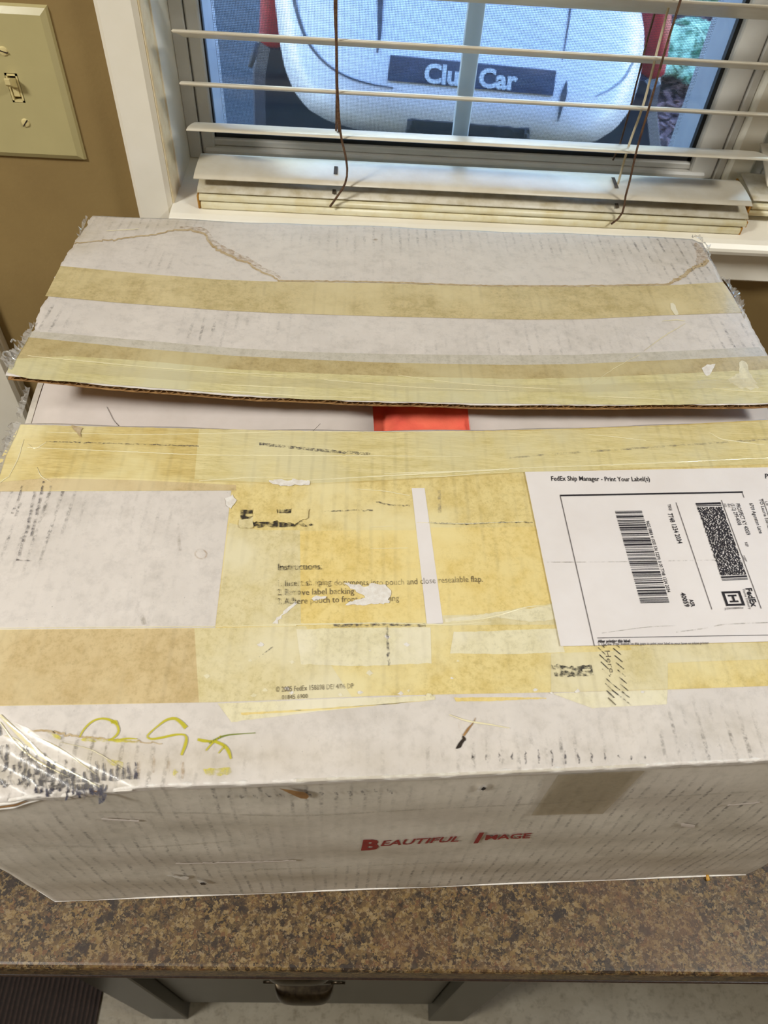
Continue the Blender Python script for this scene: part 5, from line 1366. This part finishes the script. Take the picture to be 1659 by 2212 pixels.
def panel(name, quad, mat, e, th, par=cart, label=None, nx=24, ny=6):
    P = []
    for j in range(ny + 1):
        for i in range(nx + 1):
            q = bil(quad, i / nx, j / ny); p = on_c(q); P.append(p - np.array([0, e, 0]))
    N = len(P); P += [p + np.array([0, th, 0]) for p in P]; ix = lambda i, j: j * (nx + 1) + i; f = []
    for j in range(ny):
        for i in range(nx): f += [(ix(i, j), ix(i, j + 1), ix(i + 1, j + 1), ix(i + 1, j))]
    ring = [ix(i, 0) for i in range(nx)] + [ix(nx, j) for j in range(ny)] + [ix(i, ny) for i in range(nx, 0, -1)] + [ix(0, j) for j in range(ny, 0, -1)]
    f += [(a, b, b + N, a + N) for a, b in zip(ring, ring[1:] + ring[:1])]
    o = cp_(link(name, P, f, mat, par))
    if label: o['label'] = label
    return o
pq = panel('badge', [(843, 118), (1201, 152), (1194, 204), (837, 171)], M_PLQ, .006, .02, label='navy badge with white lettering')
def bl(o): o.matrix_parent_inverse = (Matrix.Translation(cart.location) @ pq.matrix_parent_inverse).inverted(); return o
def ctext(txt, b0, b1, t0):
    V, Fc = glyphs(txt, .035, 3); x0, x1 = V[:, 0].min(), V[:, 0].max(); O, E_, T = (np.array(q, float) for q in (b0, b1, t0))
    U = (E_ - O) / (x1 - x0); W = (T - O) / CAPH
    bl(link('lettering', [on_c(O + U * (a - x0) + W * b) - np.array([0, .009, 0]) for a, b, _ in V], Fc, M_PLQW, pq))
ctext('Club Car', (915, 173), (1116, 190), (918, 134))
panel('lower_opening', [(880, 256), (1143, 277), (1140, 330), (874, 312)], M_CARTD, .006, .03, label='dark lower opening')
panel('opening_rim', [(880, 256), (890, 257), (884, 312), (873, 312)], M_SEAM, .010, .02)
panel('opening_rim', [(1133, 276), (1143, 277), (1140, 330), (1130, 330)], M_SEAM, .010, .02)
# lower body, fenders and struts behind the cowl
BODY = [(556, 80), (610, 92), (700, 120), (1000, 150), (1300, 160), (1410, 150), (1432, 168), (1420, 225), (1428, 300), (1438, 380), (1400, 430), (1000, 420), (600, 400), (546, 360), (546, 250), (544, 150)]
BO = res(BODY + [BODY[0]], 81)[:-1]; n = 80; P = []
for (sc_, y) in ((.93, 2.10), (.985, 2.12), (1.0, 2.16), (1.0, 2.70)):
    for i in range(n):
        q = np.array([990., 240.]) + (BO[i] - np.array([990., 240.])) * sc_; b = aty(q, 2.14); P.append((b[0], y, b[2]))
f = [(j * n + i, j * n + (i + 1) % n, (j + 1) * n + (i + 1) % n, (j + 1) * n + i) for j in range(3) for i in range(n)] + [tuple(range(n))]
cp_(MB().add(P, f).build('lower_body', M_CARTD, cart, False))
for pts, wd_ in (([(606, -120), (600, -40), (594, 40), (588, 92)], [.041, .040, .038, .034]), ([(1416, -110), (1418, -20), (1416, 70), (1408, 158)], [.033, .035, .037, .033])):
    Q = spline([aty(q, 2.14) for q in pts], 20); rr = np.interp(np.linspace(0, 1, 20), np.linspace(0, 1, 4), wd_)
    cp_(MB().tube(Q, rr, 14).build('red_strut', M_REDC, cart, True))
cp_(MB().tube([aty((556, 92), 2.0), aty((549, 118), 1.99), aty((540, 146), 1.98)], [.006, .008, .005], 6).build('hinge_arm', M_SEAM, cart, True))
cp_(MB().tube([aty((1392, 10), 2.25), aty((1394, 120), 2.25), aty((1396, 190), 2.25)], [.016, .02, .014], 8).build('side_pillar', M_CARTD, cart, True))
bb = aty((990, 420), 2.3)
M_TYRE = mottled('tyre_rubber', (40, 40, 42), (28, 28, 30), 60, .8, bump=.3)
for xw in (aty((600, 350), 2.3)[0] + .06, aty((1380, 380), 2.3)[0] - .06):
    w_ = MB(); n = 32; P = []
    for (x_, r_) in ((-.09, .10), (-.10, .19), (-.075, .225), (.075, .225), (.10, .19), (.09, .10)):
        P += [(xw + x_, 2.45 + r_ * math.cos(a), GZ + .225 + r_ * math.sin(a)) for a in np.linspace(0, 2 * math.pi, n + 1)[:-1]]
    w_.add(P, [(j * n + i, j * n + (i + 1) % n, (j + 1) * n + (i + 1) % n, (j + 1) * n + i) for j in range(5) for i in range(n)] + [tuple(range(n)), tuple(range(5 * n, 6 * n))])
    cp_(w_.build('wheel', M_TYRE, cart, True))
bodyx0, bodyx1 = aty((600, 300), 2.1)[0], aty((1390, 300), 2.1)[0]
cp_(MB().box(bodyx0, bodyx1, 2.30, 4.3, GZ + .28, GZ + .62, .04).build('rear_body', M_CART.m, cart))
cp_(MB().box(bodyx0 + .08, bodyx1 - .08, 3.2, 3.75, GZ + .62, GZ + .80, .04).build('seat', M_CARTD, cart))
for xw in (bodyx0 + .1, bodyx1 - .1):
    w_ = MB(); n = 32; P = []
    for (x_, r_) in ((-.09, .10), (-.10, .19), (-.075, .225), (.075, .225), (.10, .19), (.09, .10)):
        P += [(xw + x_, 4.0 + r_ * math.cos(a), GZ + .225 + r_ * math.sin(a)) for a in np.linspace(0, 2 * math.pi, n + 1)[:-1]]
    w_.add(P, [(j * n + i, j * n + (i + 1) % n, (j + 1) * n + (i + 1) % n, (j + 1) * n + i) for j in range(5) for i in range(n)] + [tuple(range(n)), tuple(range(5 * n, 6 * n))])
    cp_(w_.build('wheel', M_TYRE, cart, True))
